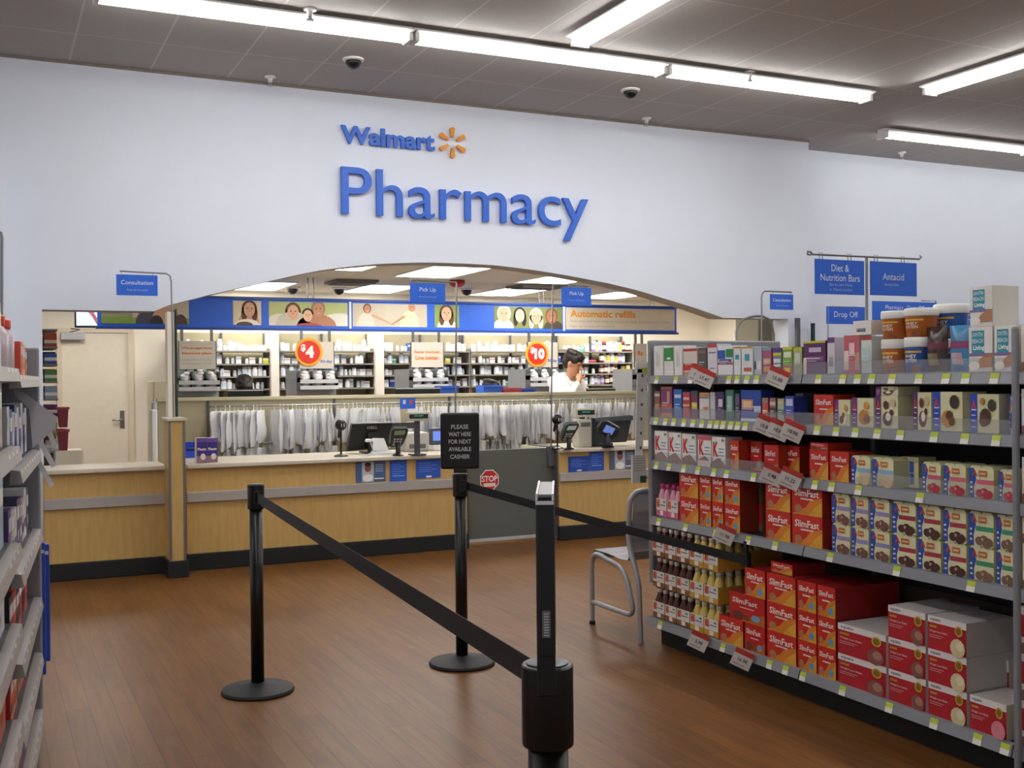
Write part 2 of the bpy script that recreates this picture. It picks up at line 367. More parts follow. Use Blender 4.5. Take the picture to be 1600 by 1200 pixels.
# ceiling fittings
def dome(px, py, z, r, label, y=None):
    p = PZ(px, py, z); t = empty('dome_camera', (p.x, p.y, z), label, 'security camera')
    m = MB(); m.lathe([(r*1.35, 0), (r*1.35, -.012), (r*1.1, -.02)], WHITE); m.build('mount_ring', t)
    m = MB(); m.lathe([(r*math.cos(a), -.02-r*math.sin(a)) for a in [i*math.pi/2/7 for i in range(8)]][:-1]+[(.004, -.02-r)], mat('#1d2224', .15, name='smoked_dome')); m.build('dome', t)
dome(552, 92, CEILZ, .062, 'smoked dome security camera on the ceiling above the Walmart lettering')
dome(985, 140, CEILZ, .062, 'smoked dome security camera on the ceiling above the end of Pharmacy lettering')
dome(457, 449, PCZ, .07, 'dome camera on the pharmacy ceiling near the arch light'); dome(530, 450, PCZ, .07, 'dome camera on the pharmacy ceiling above the family photo'); dome(729, 451, PCZ, .07, 'dome camera on the pharmacy ceiling behind the glass post')
def sprinkler(px, py, label):
    p = PZ(px, py, CEILZ); t = empty('ceiling_sprinkler', (p.x, p.y, CEILZ), label, 'sprinkler')
    m = MB(); m.lathe([(.045, 0), (.045, -.012), (.02, -.02), (.016, -.055)], WHITE); m.build('escutcheon', t)
    m = MB(); m.lathe([(.012, -.055), (.03, -.075), (.03, -.08), (.008, -.084)], CHROME); m.build('deflector', t)
for x, y, l in ((422, 119, 'above the consultation side of the pharmacy wall'), (1010, 184, 'near the wall top past the Pharmacy lettering'), (1409, 238, 'above the recessed wall by the short light'), (484, 14, 'beside the end strip light'), (1171, 112, 'beside the middle strip lights')):
    sprinkler(x, y, 'small white ceiling sprinkler head '+l)
def vent(px, py, wx, wy, label, mm):
    p = PZ(px, py, PCZ); m = MB(); m.box(p.x-wx/2, p.x+wx/2, p.y-wy/2, p.y+wy/2, PCZ-.03, PCZ-.001, mm)
    for i in range(5): m.box(p.x-wx/2+.02, p.x+wx/2-.02, p.y-wy/2+.04+i*(wy-.08)/5, p.y-wy/2+.06+i*(wy-.08)/5, PCZ-.045, PCZ-.03, GREYD)
    tag(m.build('ceiling_vent'), label, 'vent')
vent(549, 439, .5, .5, 'dark square air vent on the pharmacy ceiling', mat('#6f6458', .6)); vent(838, 446, .6, .5, 'dark air vent on the pharmacy ceiling above the panel light', mat('#6f6458', .6))
p = PZ(714, 438, PCZ); m = MB(); m.lathe([(.09, 0), (.09, -.05), (.05, -.08)], mat('#a3262a', .4), c=(p.x, p.y, PCZ)); tag(m.build('alarm_strobe'), 'round red fire alarm strobe on the pharmacy ceiling', 'fire alarm')

# ================================================================== WALL LETTERING
SB = mat('#2a68d4', .45, name='letter_blue'); 
def letters(word, px0, px1, ytop, pxt, ybot, pxb, depth, bold, label, name):
    a = PY(px0, ytop, YW); b = PY(px1, ybot, YW); z1 = PY(pxt, ytop, YW).z; z0 = PY(pxb, ybot, YW).z
    vs, fs = text_data(word, bold, .5, 8); x0 = min(v.x for v in vs); x1 = max(v.x for v in vs); y0 = min(v.y for v in vs); y1 = max(v.y for v in vs)
    W, H = b.x-a.x, z1-z0
    t = empty(name, (a.x, YW, z0), label, 'sign')
    pts = [((v.x-x0)/(x1-x0)*W, -.012-(v.z+.5)*depth, (v.y-y0)/(y1-y0)*H) for v in vs]
    par = list(range(len(vs)))
    def fd(i):
        while par[i] != i: par[i] = par[par[i]]; i = par[i]
        return i
    for f in fs:
        for k in f[1:]: par[fd(k)] = fd(f[0])
    key = {}
    for i, q in enumerate(pts): key.setdefault((round(q[0], 5), round(q[1], 5), round(q[2], 5)), []).append(i)
    for g in key.values():
        for k in g[1:]: par[fd(k)] = fd(g[0])
    gr = {}
    for f in fs: gr.setdefault(fd(f[0]), []).append(f)
    for r, ff in sorted(gr.items(), key=lambda kv: pts[kv[1][0][0]][0]):
        ids = sorted({k for f in ff for k in f}); mp = {k: i for i, k in enumerate(ids)}
        MB().add([pts[k] for k in ids], [tuple(mp[k] for k in f)[::-1] for f in ff], SB).build('letter', t)
letters('Pharmacy', 531, 916, 262, 540, 377, 884, .04, .0, 'large blue raised Pharmacy lettering on the pale wall above the arch', 'pharmacy_lettering')
letters('Walmart', 531, 677, 197, 540, 237, 676, .03, .03, 'smaller bold blue store name lettering above the Pharmacy lettering', 'store_lettering')
c = PY(705, 224, YW); t = empty('spark_emblem', (c.x, YW, c.z), 'yellow six-rayed spark emblem beside the store name lettering', 'emblem')
for i in range(6):
    an = R(90+60*i); d = Vector((math.cos(an), 0, math.sin(an))); s = Vector((-math.sin(an), 0, math.cos(an)))
    r0, r1 = .05, .137
    pts = [d*r0-s*.011, d*r0+s*.011, d*(r1-.012)+s*.023, d*r1+s*.014, d*(r1+.003), d*r1-s*.014, d*(r1-.012)-s*.023]
    MB().prism([q+Vector((0, -.012, 0)) for q in pts], (0, -.03, 0), ORANGE).build('ray', t)

# ================================================================== COUNTERS
CT, TOE = .86, .135
TOEM = mat('#121416', .55, name='black_cove_base'); RAILM = mat('#aaa49f', .45, name='grey_bumper_rail')
YC = 9.15
def counter(px0, px1, label, depth=.8, x1=None):
    a = PY(px0, 800, YC).x; b = x1 if x1 is not None else PY(px1, 800, YC).x; W = b-a
    t = empty('service_counter', (a, YC, 0), label, 'counter')
    MB().box(0, W, 0, depth-.02, TOE, CT-.035, MAPLE).build('body', t)
    MB().box(-.01, W+.01, -.022, depth-.03, 0, TOE, TOEM, .006).build('toe_base', t)
    MB().box(-.0, W, -.05, depth, CT-.035, CT, LAMTOP, .008).build('countertop', t)
    m = MB(); m.prism([(.0, -.001, .548), (.0, -.03, .556), (.0, -.03, .628), (.0, -.001, .636)], (W, 0, 0), RAILM); m.build('bumper_rail', t)
    return t, a, b
counter(69, 262, 'maple consultation counter section beyond the cream half wall post', .5)
counter(292, 730, 'long maple front counter with beige top and black base holding the Dell register')
t3, CRX, _ = counter(874, 0, 'maple counter section beyond the grey gate holding the second register', x1=PY(1232, 700, YC).x-.05)
MB().box(PY(838, 700, 9.6).x-CRX, -.001, .32, .8, CT-.035, CT, LAMTOP, .008).build('countertop_return', t3); MB().box(PY(842, 700, 9.6).x-CRX, PY(868, 700, 9.6).x-CRX, .36, .7, CT, CT+.008, mat('#3d4a40', .6)).build('counter_mat', t3)
# half-wall post
x0, x1 = PY(265, 800, 8.88).x, PY(290, 800, 8.88).x
t = empty('half_wall_post', ((x0+x1)/2, 8.88, 0), 'maple half wall end post with metal corner strips and cream cap', 'post'); hw = (x1-x0)/2
MB().box(-hw, hw, 0, .27, .13, 1.22, MAPLE).build('body', t)
MB().box(-hw-.02, hw+.02, -.02, .27, 0, .13, TOEM, .006).build('toe_base', t)
MB().box(-hw-.015, hw+.015, -.015, .29, 1.22, 1.246, LAMTOP, .006).build('cap', t)
for sx in (-1, 1):
    m = MB(); m.box(sx*hw-.016 if sx > 0 else -hw-.003, hw+.003 if sx > 0 else -hw+.016, -.004, .0, .13, 1.22, STEEL); m.box(min(sx*hw, sx*(hw+.003)), max(sx*hw, sx*(hw+.003)), -.003, .02, .13, 1.22, STEEL); m.build('corner_strip', t)
# post + glass edge above
a, b = PY(262, 560, 9.16), PY(273, 560, 9.16); zt = PY(268, 487, 9.16).z
t = empty('glass_screen_post', (a.x, 9.16, 0), 'cream post with dark green glass edge standing on the half wall', 'screen')
MB().box(0, b.x-a.x, 0, .12, 1.247, zt, CREAM).build('post', t); MB().box(b.x-a.x+.003, b.x-a.x+.018, -.02, .3, 1.247, zt+.02, mat('#16352b', .1, alpha=.92)).build('glass_edge', t)
# gate
x0, x1 = PY(731, 780, YC+.1).x, PY(866, 780, YC+.1).x; GT = mat('#5d5f58', .6, name='grey_gate_laminate')
t = empty('counter_gate', (x0, YC+.1, 0), 'flat grey swing gate with a red stop sticker between the counters', 'gate')
MB().box(.005, x1-x0-.0, 0, .035, .03, PY(800, 702, YC+.1).z, GT, .004).build('gate_leaf', t)
MB().box(.005, x1-x0, -.004, 0, .03, .06, GREYL).build('bottom_rail', t)
for zz in (.2, .65):
    MB().tube([(x1-x0+.01, .01, zz), (x1-x0+.01, .01, zz+.08)], .012, STEEL).build('hinge', t)
c = PY(764.5, 750, YC+.1); s = .102
oc = [(c.x-x0+s*math.cos(R(22.5+45*i)), -.004, c.z+s*math.sin(R(22.5+45*i))) for i in range(8)]
m = MB(); m.prism(oc, (0, -.001, 0), WHITE); m.prism([((q[0]-(c.x-x0))*.91+c.x-x0, -.0055, (q[2]-c.z)*.91+c.z) for q in oc], (0, -.001, 0), mat('#cc2222', .5))
m.text('STOP', (c.x-x0-.08, -.0075, c.z-.015), XA, ZA, .16, .055, WHITE, .02, False); m.box(c.x-x0-.06, c.x-x0+.06, -.0078, -.007, c.z-.06, c.z-.028, mat('#e4dcd2', .6)); m.build('stop_sticker', t)
# small end block by gate
a, b = PY(856, 715, YC+.08), PY(869, 725, YC+.08); m = MB(); m.box(a.x, PY(870, 715, YC+.08).x, YC+.06, YC+.12, b.z-.02, PY(860, 697, YC+.08).z, GREYD, .005); tag(m.build('gate_latch_block'), 'small grey latch block at the top corner of the gate', 'latch')
a = PY(868, 780, YC+.05); m = MB(); m.box(a.x, a.x+.045, YC+.02, YC+.12, 0, .84, GREYD); tag(m.build('gate_jamb_post'), 'slim grey jamb post between the gate and second counter', 'post')

# ---- notices stuck on the counter fronts
def notice(x0, y0, x1, y1, label, kind, col):
    p, q = PY(x0, y1, YC), PY(x1, y0, YC); W, H = q.x-p.x, q.z-p.z
    m = MB(); m.box(0, W, -.006, -.002, 0, H, mat(col, .5)); o = Vector((0, -.0075, 0)); light = mat('#b9c8e2', .5)
    if kind == 'portrait':
        m.quad((W*.2, -.0068, 0), (W*.4, 0, 0), (0, 0, H*.98), mat('#b4bac2', .5)); m.ell((W*.4, -.0072, H*.2), (W*.17, 0, 0), (0, 0, H*.18), WHITE)
        m.ell((W*.4, -.0076, H*.68), (W*.11, 0, 0), (0, 0, H*.2), mat('#8a5a48', .6)); m.ell((W*.4, -.008, H*.86), (W*.11, 0, 0), (0, 0, H*.1), mat('#2c1c18', .6)); m.ell((W*.4, -.0082, H*.55), (W*.04, 0, 0), (0, 0, H*.04), mat('#b8403a', .6))
        for k in range(4): m.quad((W*.66, -.007, H*(.5+.1*k)), (W*.26, 0, 0), (0, 0, H*.03), light)
        m.quad((W*.62, -.007, H*.12), (W*.32, 0, 0), (0, 0, H*.06), WHITE)
    else:
        for k in range(5): m.quad((W*.12, -.007, H*(.35+.11*k)), (W*(.5+.22*(k % 2)), 0, 0), (0, 0, H*.025), mat('#6f95e2', .5))
        if kind == 'tab': m.quad((W*.4, -.008, H*.04), (W*.22, 0, 0), (0, 0, H*.1), WHITE)
        else: m.quad((W*.15, -.007, H*.25), (W*.7, 0, 0), (0, 0, H*.03), light)
    tag(m.build('counter_notice', None, (p.x, YC, p.z)), label, 'notice')
notice(556, 720, 602, 754, 'grey-blue notice with a portrait on the front of the long counter', 'portrait', '#47608c')
notice(609, 718, 635, 753, 'narrow plain blue notice on the long counter beside the portrait notice', 'plain', '#2458c0')
notice(650, 717, 688, 748, 'wide blue notice with white tab on long counter near waiting sign', 'tab', '#2a55b8')
notice(888, 712, 920, 738, 'blue notice with white tab on the counter beyond the gate', 'tab', '#2048a8')
notice(921, 704, 943, 736, 'upright blue notice on the counter beyond the gate, mid counter', 'plain', '#2450b2')
notice(952, 702, 992, 734, 'grey notice with portrait on the counter beyond the gate', 'portrait', '#59617a')

# ================================================================== PARTITION WITH BAGS
YP = 10.70; PT = 1.375
PANM = mat('#b9b092', .7, name='olive_beige_panel')
xa, xb = PY(247, 650, YP).x, PY(1012, 650, YP).x+.25
t = empty('back_partition', (xa, YP, 0), 'long olive-beige half-height partition holding the hanging prescription bags', 'partition')
MB().box(0, xb-xa, 0, .06, 0, PT-.03, PANM).build('panel', t); MB().box(-.01, xb-xa+.01, -.03, .1, PT-.03, PT, mat('#c9c0a0', .5)).build('cap_rail', t)
for px in (325, 522, 702, 861):
    x = PY(px, 650, YP).x-xa; MB().box(x-.012, x+.012, -.012, 0, .2, PT-.03, GREYD).build('upright', t)
RODS = [(PY(330, 627, YP-.14).x, PY(1003, 620, YP-.14).x, PT-.085), (PY(345, 690, YP-.14).x, PY(905, 690, YP-.14).x, .93)]
for (x0, x1, z) in RODS:
    r = MB(); r.tube([(x0-xa, -.14, z), (x1-xa, -.14, z)], .008, STEEL, 8)
    k = x0
    while k < x1: r.tube([(k-xa, -.14, z), (k-xa, 0, z)], .006, STEEL, 6); k += .8
    r.build('hanging_rod', t)
def bag_proto(i):
    rnd = random.Random(40+i); o = empty('hanging_prescription_bag', (0, 0, 0), 'x', 'bag')
    h = MB(); pts = [(0, 0, .0)]+[(.014*math.sin(a), 0, -.014*1+.014*math.cos(a)) for a in [R(-100+k*40) for k in range(6)]]
    h.tube([(-.012, 0, -.006), (-.006, 0, .007), (.005, 0, .007), (.011, 0, -.004), (.004, 0, -.018), (0, 0, -.045)], .0022, WHITE, 5); h.box(-.085, .085, -.004, .004, -.055, -.043, WHITE); h.box(-.006, .006, -.003, .003, -.05, -.03, WHITE); h.build('hanger', o)
    b = MB(); W = .2+rnd.uniform(-.02, .03); H = .36+rnd.uniform(-.09, .05); nx, nz = 7, 12; vs = []
    ph = [rnd.uniform(0, 6) for _ in range(4)]
    for side in (-1, 1):
        for j in range(nz+1):
            for k in range(nx+1):
                u, v = k/nx, j/nz; th = .004+(.02+.018*v)*math.sin(math.pi*u)*min(1, v*3)*(1-.5*max(0, v-.85)/.15)
                wr = .006*math.sin(9*u+ph[0]+5*v)+.005*math.sin(17*u+ph[1])
                x = (u-.5)*W*(.86+.16*v)+.006*math.sin(7*v+ph[2]); vs.append((x, side*th+wr*min(1, v*2), -.048-v*H+.012*math.sin(6*u+ph[3])*v))
    n = (nx+1)*(nz+1); fs = []
    for s2 in range(2):
        for j in range(nz):
            for k in range(nx):
                a = s2*n+j*(nx+1)+k; f = (a, a+1, a+nx+2, a+nx+1); fs.append(f if s2 == 0 else f[::-1])
    b.add(vs, fs, BAGM, True); b.build('bag', o)
    p = MB(); pc = [mat('#f0f0ee', .7), mat('#e8e8ea', .7), mat('#7188c8', .6), mat('#efefef', .7)][i % 4]
    p.box(-.06, .06, -.004, .004, -.05-H*.93, -.05-H*.45, pc, 0); p.build('paper_packet', o); return o
bags = [bag_proto(i) for i in range(6)]; used = set()
def place_bag(i, loc, rz, label, group):
    if i not in used: used.add(i); o = bags[i]; o.location = loc; o.rotation_euler.z = rz; o['label'] = label; o['group'] = group; return o
    return dup(bags[i], loc, rz, label, group)
def bag_run(px0, px1, row, n, where):
    z = RODS[row][2]; a, b = PY(px0, 630, YP-.14).x, PY(px1, 630, YP-.14).x
    for k in range(n):
        x = a+(b-a)*(k+.5)/n+random.uniform(-.008, .008)
        g = f'clear prescription bags, {where}'
        place_bag(random.randrange(6), (x, YP-.14+random.uniform(-.03, .03), z), R(random.choice([50, 60, 70, 75, 80, 110, 40])+random.uniform(-6, 6)), f'clear prescription bag on a white hanger, {where}', g)
bag_run(334, 412, 0, 11, 'upper rod, group nearest the plain panel')
bag_run(427, 521, 0, 15, 'upper rod, second group before the scanner')
bag_run(526, 622, 0, 14, 'upper rod, behind the Dell monitor')
bag_run(640, 700, 0, 9, 'upper rod, behind the customer display')
bag_run(704, 858, 0, 25, 'upper rod, above the grey gate')
bag_run(864, 1000, 0, 22, 'upper rod, behind the second register')
bag_run(345, 520, 1, 20, 'lower rod, behind the long counter')
bag_run(745, 850, 1, 16, 'lower rod, above the grey gate')
a, b = PY(625, 639, YP-.4), PY(649, 622, YP-.4)
m = MB(); m.box(a.x, b.x, YP-.4, YP-.396, a.z, b.z, BLUEB); 
for k, cc in ((.25, '#c9d4ee'), (.68, '#d8504a')): m.quad((a.x+(b.x-a.x)*k-.01, YP-.402, a.z+(b.z-a.z)*.45), (.03, 0, 0), (0, 0, .04), mat(cc, .5))
m.box((a.x+b.x)/2-.005, (a.x+b.x)/2+.005, YP-.4, YP-.1, b.z-.012, b.z-.004, STEEL)
tag(m.build('blue_shelf_label'), 'small blue label card on the partition above the customer display', 'label card')
# ================================================================== BANNER
YB = 12.0
bl, br_ = PY(153, 500, YB).x, PY(1057, 500, YB).x; bz0, bz1 = PY(400, 516, YB).z, PY(400, 464, YB).z
ban = empty('hanging_banner', (bl, YB, bz0), 'long blue banner with customer photographs hanging across the pharmacy', 'banner')
MB().box(0, br_-bl, 0, .04, .02, bz1-bz0-.02, BLUEB).build('backing', ban)
for zz in (0, bz1-bz0-.025): MB().box(-.02, br_-bl+.02, -.02, .06, zz, zz+.025, mat('#23489a', .4)).build('edge_rail', ban)
SK = ['#d9a789', '#e2b08e', '#c98f6c', '#a8704f', '#e8bf9f']
def person_print(m, o, cx, cz, s, skin, hair, shirt, long=False, tilt=0):
    lay = -.003
    def E(x, z, rx, rz, c, l): m.ell(o+Vector((cx+x*s, -.0012*l-.003, cz+z*s)), (rx*s, 0, 0), (0, 0, rz*s), mat(c, .6), 16)
    pz = max(-1, -cz/s+.02) if False else None
    E(0, .1, .62, .72 if not long else .7, hair, 1)
    if long: E(-.42, -.35, .24, .6, hair, 1); E(.42, -.35, .24, .6, hair, 1)
    E(tilt, 0, .46, .6, skin, 3)
    E(-.18+tilt, .1, .07, .04, '#3a2a24', 4); E(.18+tilt, .1, .07, .04, '#3a2a24', 4); E(tilt, -.3, .15, .055, '#b4564e', 4); E(tilt, -.285, .12, .03, '#f3ece6', 5); E(tilt, -.08, .05, .1, '#c98d70', 4)
def photo(px0, px1, bg, fn, bg2=None):
    a, b = PY(px0, 490, YB).x-bl, PY(px1, 490, YB).x-bl; z0, z1 = .055, bz1-bz0-.045; W, H = b-a, z1-z0
    m = MB(); m.box(a, b, -.003, 0, z0, z1, mat(bg, .55)); o = Vector((a, 0, z0))
    def rect(x0, x1, y0, y1, c, l=1): m.quad(o+Vector((x0*W, -.003-.0006*l, y0*H)), (W*(x1-x0), 0, 0), (0, 0, H*(y1-y0)), mat(c, .6))
    def hill(cx, w_, h_, c, l=1, z=0): m.add([o+Vector((W*(cx+w_*math.cos(R(180*k/12))), -.003-.0008*l, H*(z+h_*math.sin(R(180*k/12))))) for k in range(13)], [tuple(range(13))], mat(c, .6))
    fn(m, o, W, H, rect, hill); 
    for v in m.v: v.x = min(max(v.x, a), b); v.z = min(max(v.z, z0), z1)
    return m.build('photo_print', ban)
def hd(m, o, W, H, x, z, s, skin, hair, shirt, long=False, tilt=0):
    person_print(m, o, W*x, H*z, s*H*1.5, skin, hair, shirt, long, tilt)
photo(158, 207, '#c9c0ae', lambda m, o, W, H, r, h: (r(0, 1, 0, .28, '#7d9a48'), r(0, 1, .28, .5, '#8d8f78'), h(.3, .3, .3, '#7b7d66', 2, .4)))
photo(207, 295, '#c3b9a6', lambda m, o, W, H, r, h: (r(0, 1, 0, .25, '#86a04e'), h(.3, .25, .6, '#4b4a5e', 2), h(.55, .22, .75, '#c9a184', 3), h(.42, .12, .35, '#34343a', 4), h(.85, .12, .4, '#5b3d3a', 3), hd(m, o, W, H, .5, .8, .16, SK[2], '#5a3a2a', '#fff')))
photo(364, 408, '#ddd0b4', lambda m, o, W, H, r, h: (h(.55, .4, .55, '#caa27e', 1), hd(m, o, W, H, .58, .64, .34, SK[0], '#5c3a2c', '#fff', True), h(.5, .45, .25, '#efe7da', 5), h(.4, .3, .14, '#6a4a3c', 6)))
photo(420, 543, '#b9c483', lambda m, o, W, H, r, h: (h(.15, .2, .5, '#dfdbcf', 1), h(.9, .3, .55, '#e4e3da', 1), h(.3, .22, .6, '#cfc7b5', 2), h(.6, .25, .5, '#b98468', 2), hd(m, o, W, H, .3, .55, .36, SK[1], '#6a4a34', '#fff', True), hd(m, o, W, H, .62, .68, .33, SK[2], '#9c8570', '#fff'), hd(m, o, W, H, .485, .42, .28, SK[4], '#3d2c26', '#fff', True), h(.5, .16, .12, '#b0555a', 8)))
photo(551, 667, '#c9c0ae', lambda m, o, W, H, r, h: (h(.17, .12, .6, '#ded3c4', 1), h(.76, .13, .75, '#e0d9b8', 1), m.prism([o+Vector((W*x, -.0045, H*z)) for x, z in ((.24, .45), (.5, .1), (.52, .14), (.28, .55))], (0, -.0005, 0), mat('#caa184', .6)), m.prism([o+Vector((W*x, -.0045, H*z)) for x, z in ((.5, .1), (.68, .5), (.71, .45), (.53, .08))], (0, -.0005, 0), mat('#b98a68', .6)), hd(m, o, W, H, .19, .75, .2, SK[2], '#6a4a3a', '#fff'), hd(m, o, W, H, .79, .85, .19, SK[2], '#c0a080', '#fff')))
photo(679, 717, '#93a85c', lambda m, o, W, H, r, h: (h(.5, .4, .4, '#e6e2da', 1), hd(m, o, W, H, .48, .6, .36, SK[4], '#6b4a38', '#fff', True)))
photo(772, 878, '#7c8450', lambda m, o, W, H, r, h: (h(.13, .15, .45, '#e0dad2', 1), h(.87, .15, .4, '#4d4436', 1), hd(m, o, W, H, .14, .62, .38, SK[1], '#d8cfc0', '#fff'), hd(m, o, W, H, .37, .58, .34, SK[4], '#2a1f1c', '#fff', True), hd(m, o, W, H, .61, .52, .37, SK[0], '#ddd2bb', '#fff', True), hd(m, o, W, H, .84, .55, .36, SK[3], '#7a5a42', '#fff')))
for px in (547, 881):
    x = PY(px, 490, YB).x-bl; MB().box(x-.012, x+.012, -.008, 0, .03, bz1-bz0-.03, WHITE).build('joint_strip', ban)
a, b = PY(884, 500, YB).x-bl, PY(1054, 500, YB).x-bl; z0, z1 = .05, bz1-bz0-.04
m = MB(); m.box(a, b, -.003, 0, z0, z1, mat('#d8cdbb', .6)); H = z1-z0; LG = mat('#a9a8a6', .6)
m.text('Automatic refills', (a+.06, -.004, z0+H*.56), XA, ZA, .95, H*.33, ORANGE, .03, False)
m.text('Save time and have your medications ready for you every month.', (a+.06, -.004, z0+H*.3), XA, ZA, (b-a)*.92, H*.15, LG, 0, False)
m.text('Sign up online or in-store.', (a+.06, -.004, z0+H*.07), XA, ZA, .65, H*.15, LG, 0, False); m.build('text_panel', ban)
for px in (486, 847, 1019):
    x = PY(px, 460, YB).x-bl
    for dx in (-.03, .03): MB().tube([(x+dx, .02, bz1-bz0-.02), (x+dx, .02, PCZ-bz0)], .008, STEEL, 6).build('suspension_rod', ban)

# ================================================================== BACK SHELVING
YS = 13.6; SZ = [1.43, 1.585, 1.74, 1.90]; TOPZ = 2.13
SHM = mat('#8f8b80', .5, name='taupe_shelf_metal'); SHB = mat('#aaa183', .7, name='olive_shelf_back')
BAYS = [(280, 423, 'first bay, beside the insurance sign'), (437, 586, 'second bay, behind the $4 sign'), (600, 735, 'third bay, behind the savings sign'), (737, 884, 'fourth bay, behind the $10 sign'), (886, 990, 'fifth bay, behind the man in white')]
def bt(name, prof, mats, cat='bottle', seg=10):
    m = MB(); m.lathe(prof, mats[0], seg, mats=mats); return m.mesh(name)
W1, W2, W3 = mat('#eeeeea', .4), mat('#dfe3e6', .45), mat('#f5f3ec', .5)
def jar(r, h, body, cap, lab=None):
    lab = lab or body; return bt('medicine_bottle', [(r*.95, 0), (r, .004), (r, h*.2), (r, h*.6), (r*.98, h*.72), (r*.72, h*.78), (r*.78, h*.8), (r*.78, h)], [body, body, lab, body, body, cap, cap, cap])
def bx2(w_, h_, d_, c1, c2):
    m = MB(); m.box(-w_/2, w_/2, 0, d_, 0, h_, mat(c1, .5)); m.quad((-w_/2, -.0008, h_*.55), (w_, 0, 0), (0, 0, h_*.25), mat(c2, .5)); return m.mesh('medicine_carton')
JARS = [(jar(.026, .075, W1, W2, mat('#d4dde8', .5)), 'medicine_bottle', 'white'), (jar(.032, .1, W1, W1, mat('#e9ecef', .5)), 'medicine_bottle', 'white'), (jar(.022, .062, W2, W1), 'medicine_bottle', 'white'),
        (bx2(.06, .09, .1, '#f0f0ec', '#c9d3e6'), 'medicine_carton', 'white'), (bx2(.075, .065, .1, '#efeeea', '#d9b9b0'), 'medicine_carton', 'white'), (jar(.035, .115, W3, W2, mat('#cfe0ee', .5)), 'medicine_bottle', 'white')]
CBOX = [(bx2(.08, .1, .1, '#3f63b4', '#e9eef5'), 'medicine_carton', 'blue'), (bx2(.07, .06, .1, '#d8d53a', '#f0f0e0'), 'medicine_carton', 'yellow'), (bx2(.12, .04, .1, '#b3325a', '#d87a92'), 'medicine_carton', 'magenta'), (bx2(.06, .07, .1, '#6cb8a4', '#e0f0ea'), 'medicine_carton', 'teal')]
AMB = [(jar(.036, .125, mat('#6b2a1e', .25), WHITE, mat('#e8e0d0', .5)), 'syrup_bottle', 'brown'), (jar(.038, .13, mat('#ddd8b8', .35), mat('#3c3c3c', .4), mat('#e8d24a', .5)), 'syrup_bottle', 'yellow'), (jar(.035, .12, mat('#9a86bf', .35), WHITE, mat('#e0d8ee', .5)), 'syrup_bottle', 'lilac'), (jar(.034, .12, mat('#bcd0d4', .3), WHITE, mat('#f0f0ee', .5)), 'syrup_bottle', 'pale'), (jar(.036, .13, mat('#3c2420', .3), mat('#b0302c', .4), mat('#d9cfc0', .5)), 'syrup_bottle', 'dark')]
RN = ['bottom', 'second', 'third', 'top']
nb = 0
for bi, (p0, p1, bn) in enumerate(BAYS):
    x0, x1 = PY(p0, 560, YS).x, PY(p1, 560, YS).x; W = x1-x0
    t = empty('medicine_shelving', (x0, YS, 0), f'taupe medicine shelving unit, {bn}', 'shelving')
    MB().box(0, W, .34, .36, 0, TOPZ, SHB).build('back_panel', t)
    for xx in [0, W*.5, W-.02]: MB().box(xx, xx+.02, .3, .34, 0, TOPZ, GREYD).build('upright', t)
    for xx in [-.005, W-.01]: MB().box(xx, xx+.012, .02, .3, 1.2, TOPZ-.2, SHM).build('side_panel', t)
    for z in [1.27]+SZ+([TOPZ] if False else []): MB().box(0, W, 0, .3, z-.018, z, SHM).build('shelf', t)
    for ri, z in enumerate(SZ):
        x = x0+.05
        while x < x1-.05:
            g = None
            if bi == 4 and x > x0+W*.42: me, nm, c = random.choice(AMB)
            else:
                me, nm, c = random.choice(JARS) if random.random() > .07 else random.choice(CBOX)
            if not (bi == 4 and ri == 2 and random.random() < .1):
                o = bpy.data.objects.new(nm, me); COL.objects.link(o); o.location = (x, YS+random.uniform(.05, .1), z+.0005); o.scale = (1, 1, random.uniform(1.0, 1.3))
                what = {'medicine_bottle': f'small {c} medicine bottle', 'medicine_carton': f'small {c} medicine carton', 'syrup_bottle': f'{c} liquid medicine bottle'}[nm]
                tag(o, f'{what} on {RN[ri]} shelf of the {bn}', 'bottle' if 'bottle' in nm else 'box', f'{what}s on {RN[ri]} shelf of the {bn}'); nb += 1
            x += random.choice([.054, .06, .066]) if nm != 'medicine_carton' else .1
            if me is CBOX[2][0]: x += .04
            if random.random() < .02: x += .07
for px0, px1, lab in ((424, 436, 'first'), (587, 600, 'second')):
    a, b = PY(px0, 560, YS-.05).x, PY(px1, 560, YS-.05).x; tag(MB().box(a, b, YS-.05, 14.04, 0, 2.3, CREAM).build('shelving_end_pier'), f'cream vertical pier between {lab} and following medicine shelving bays', 'pier')

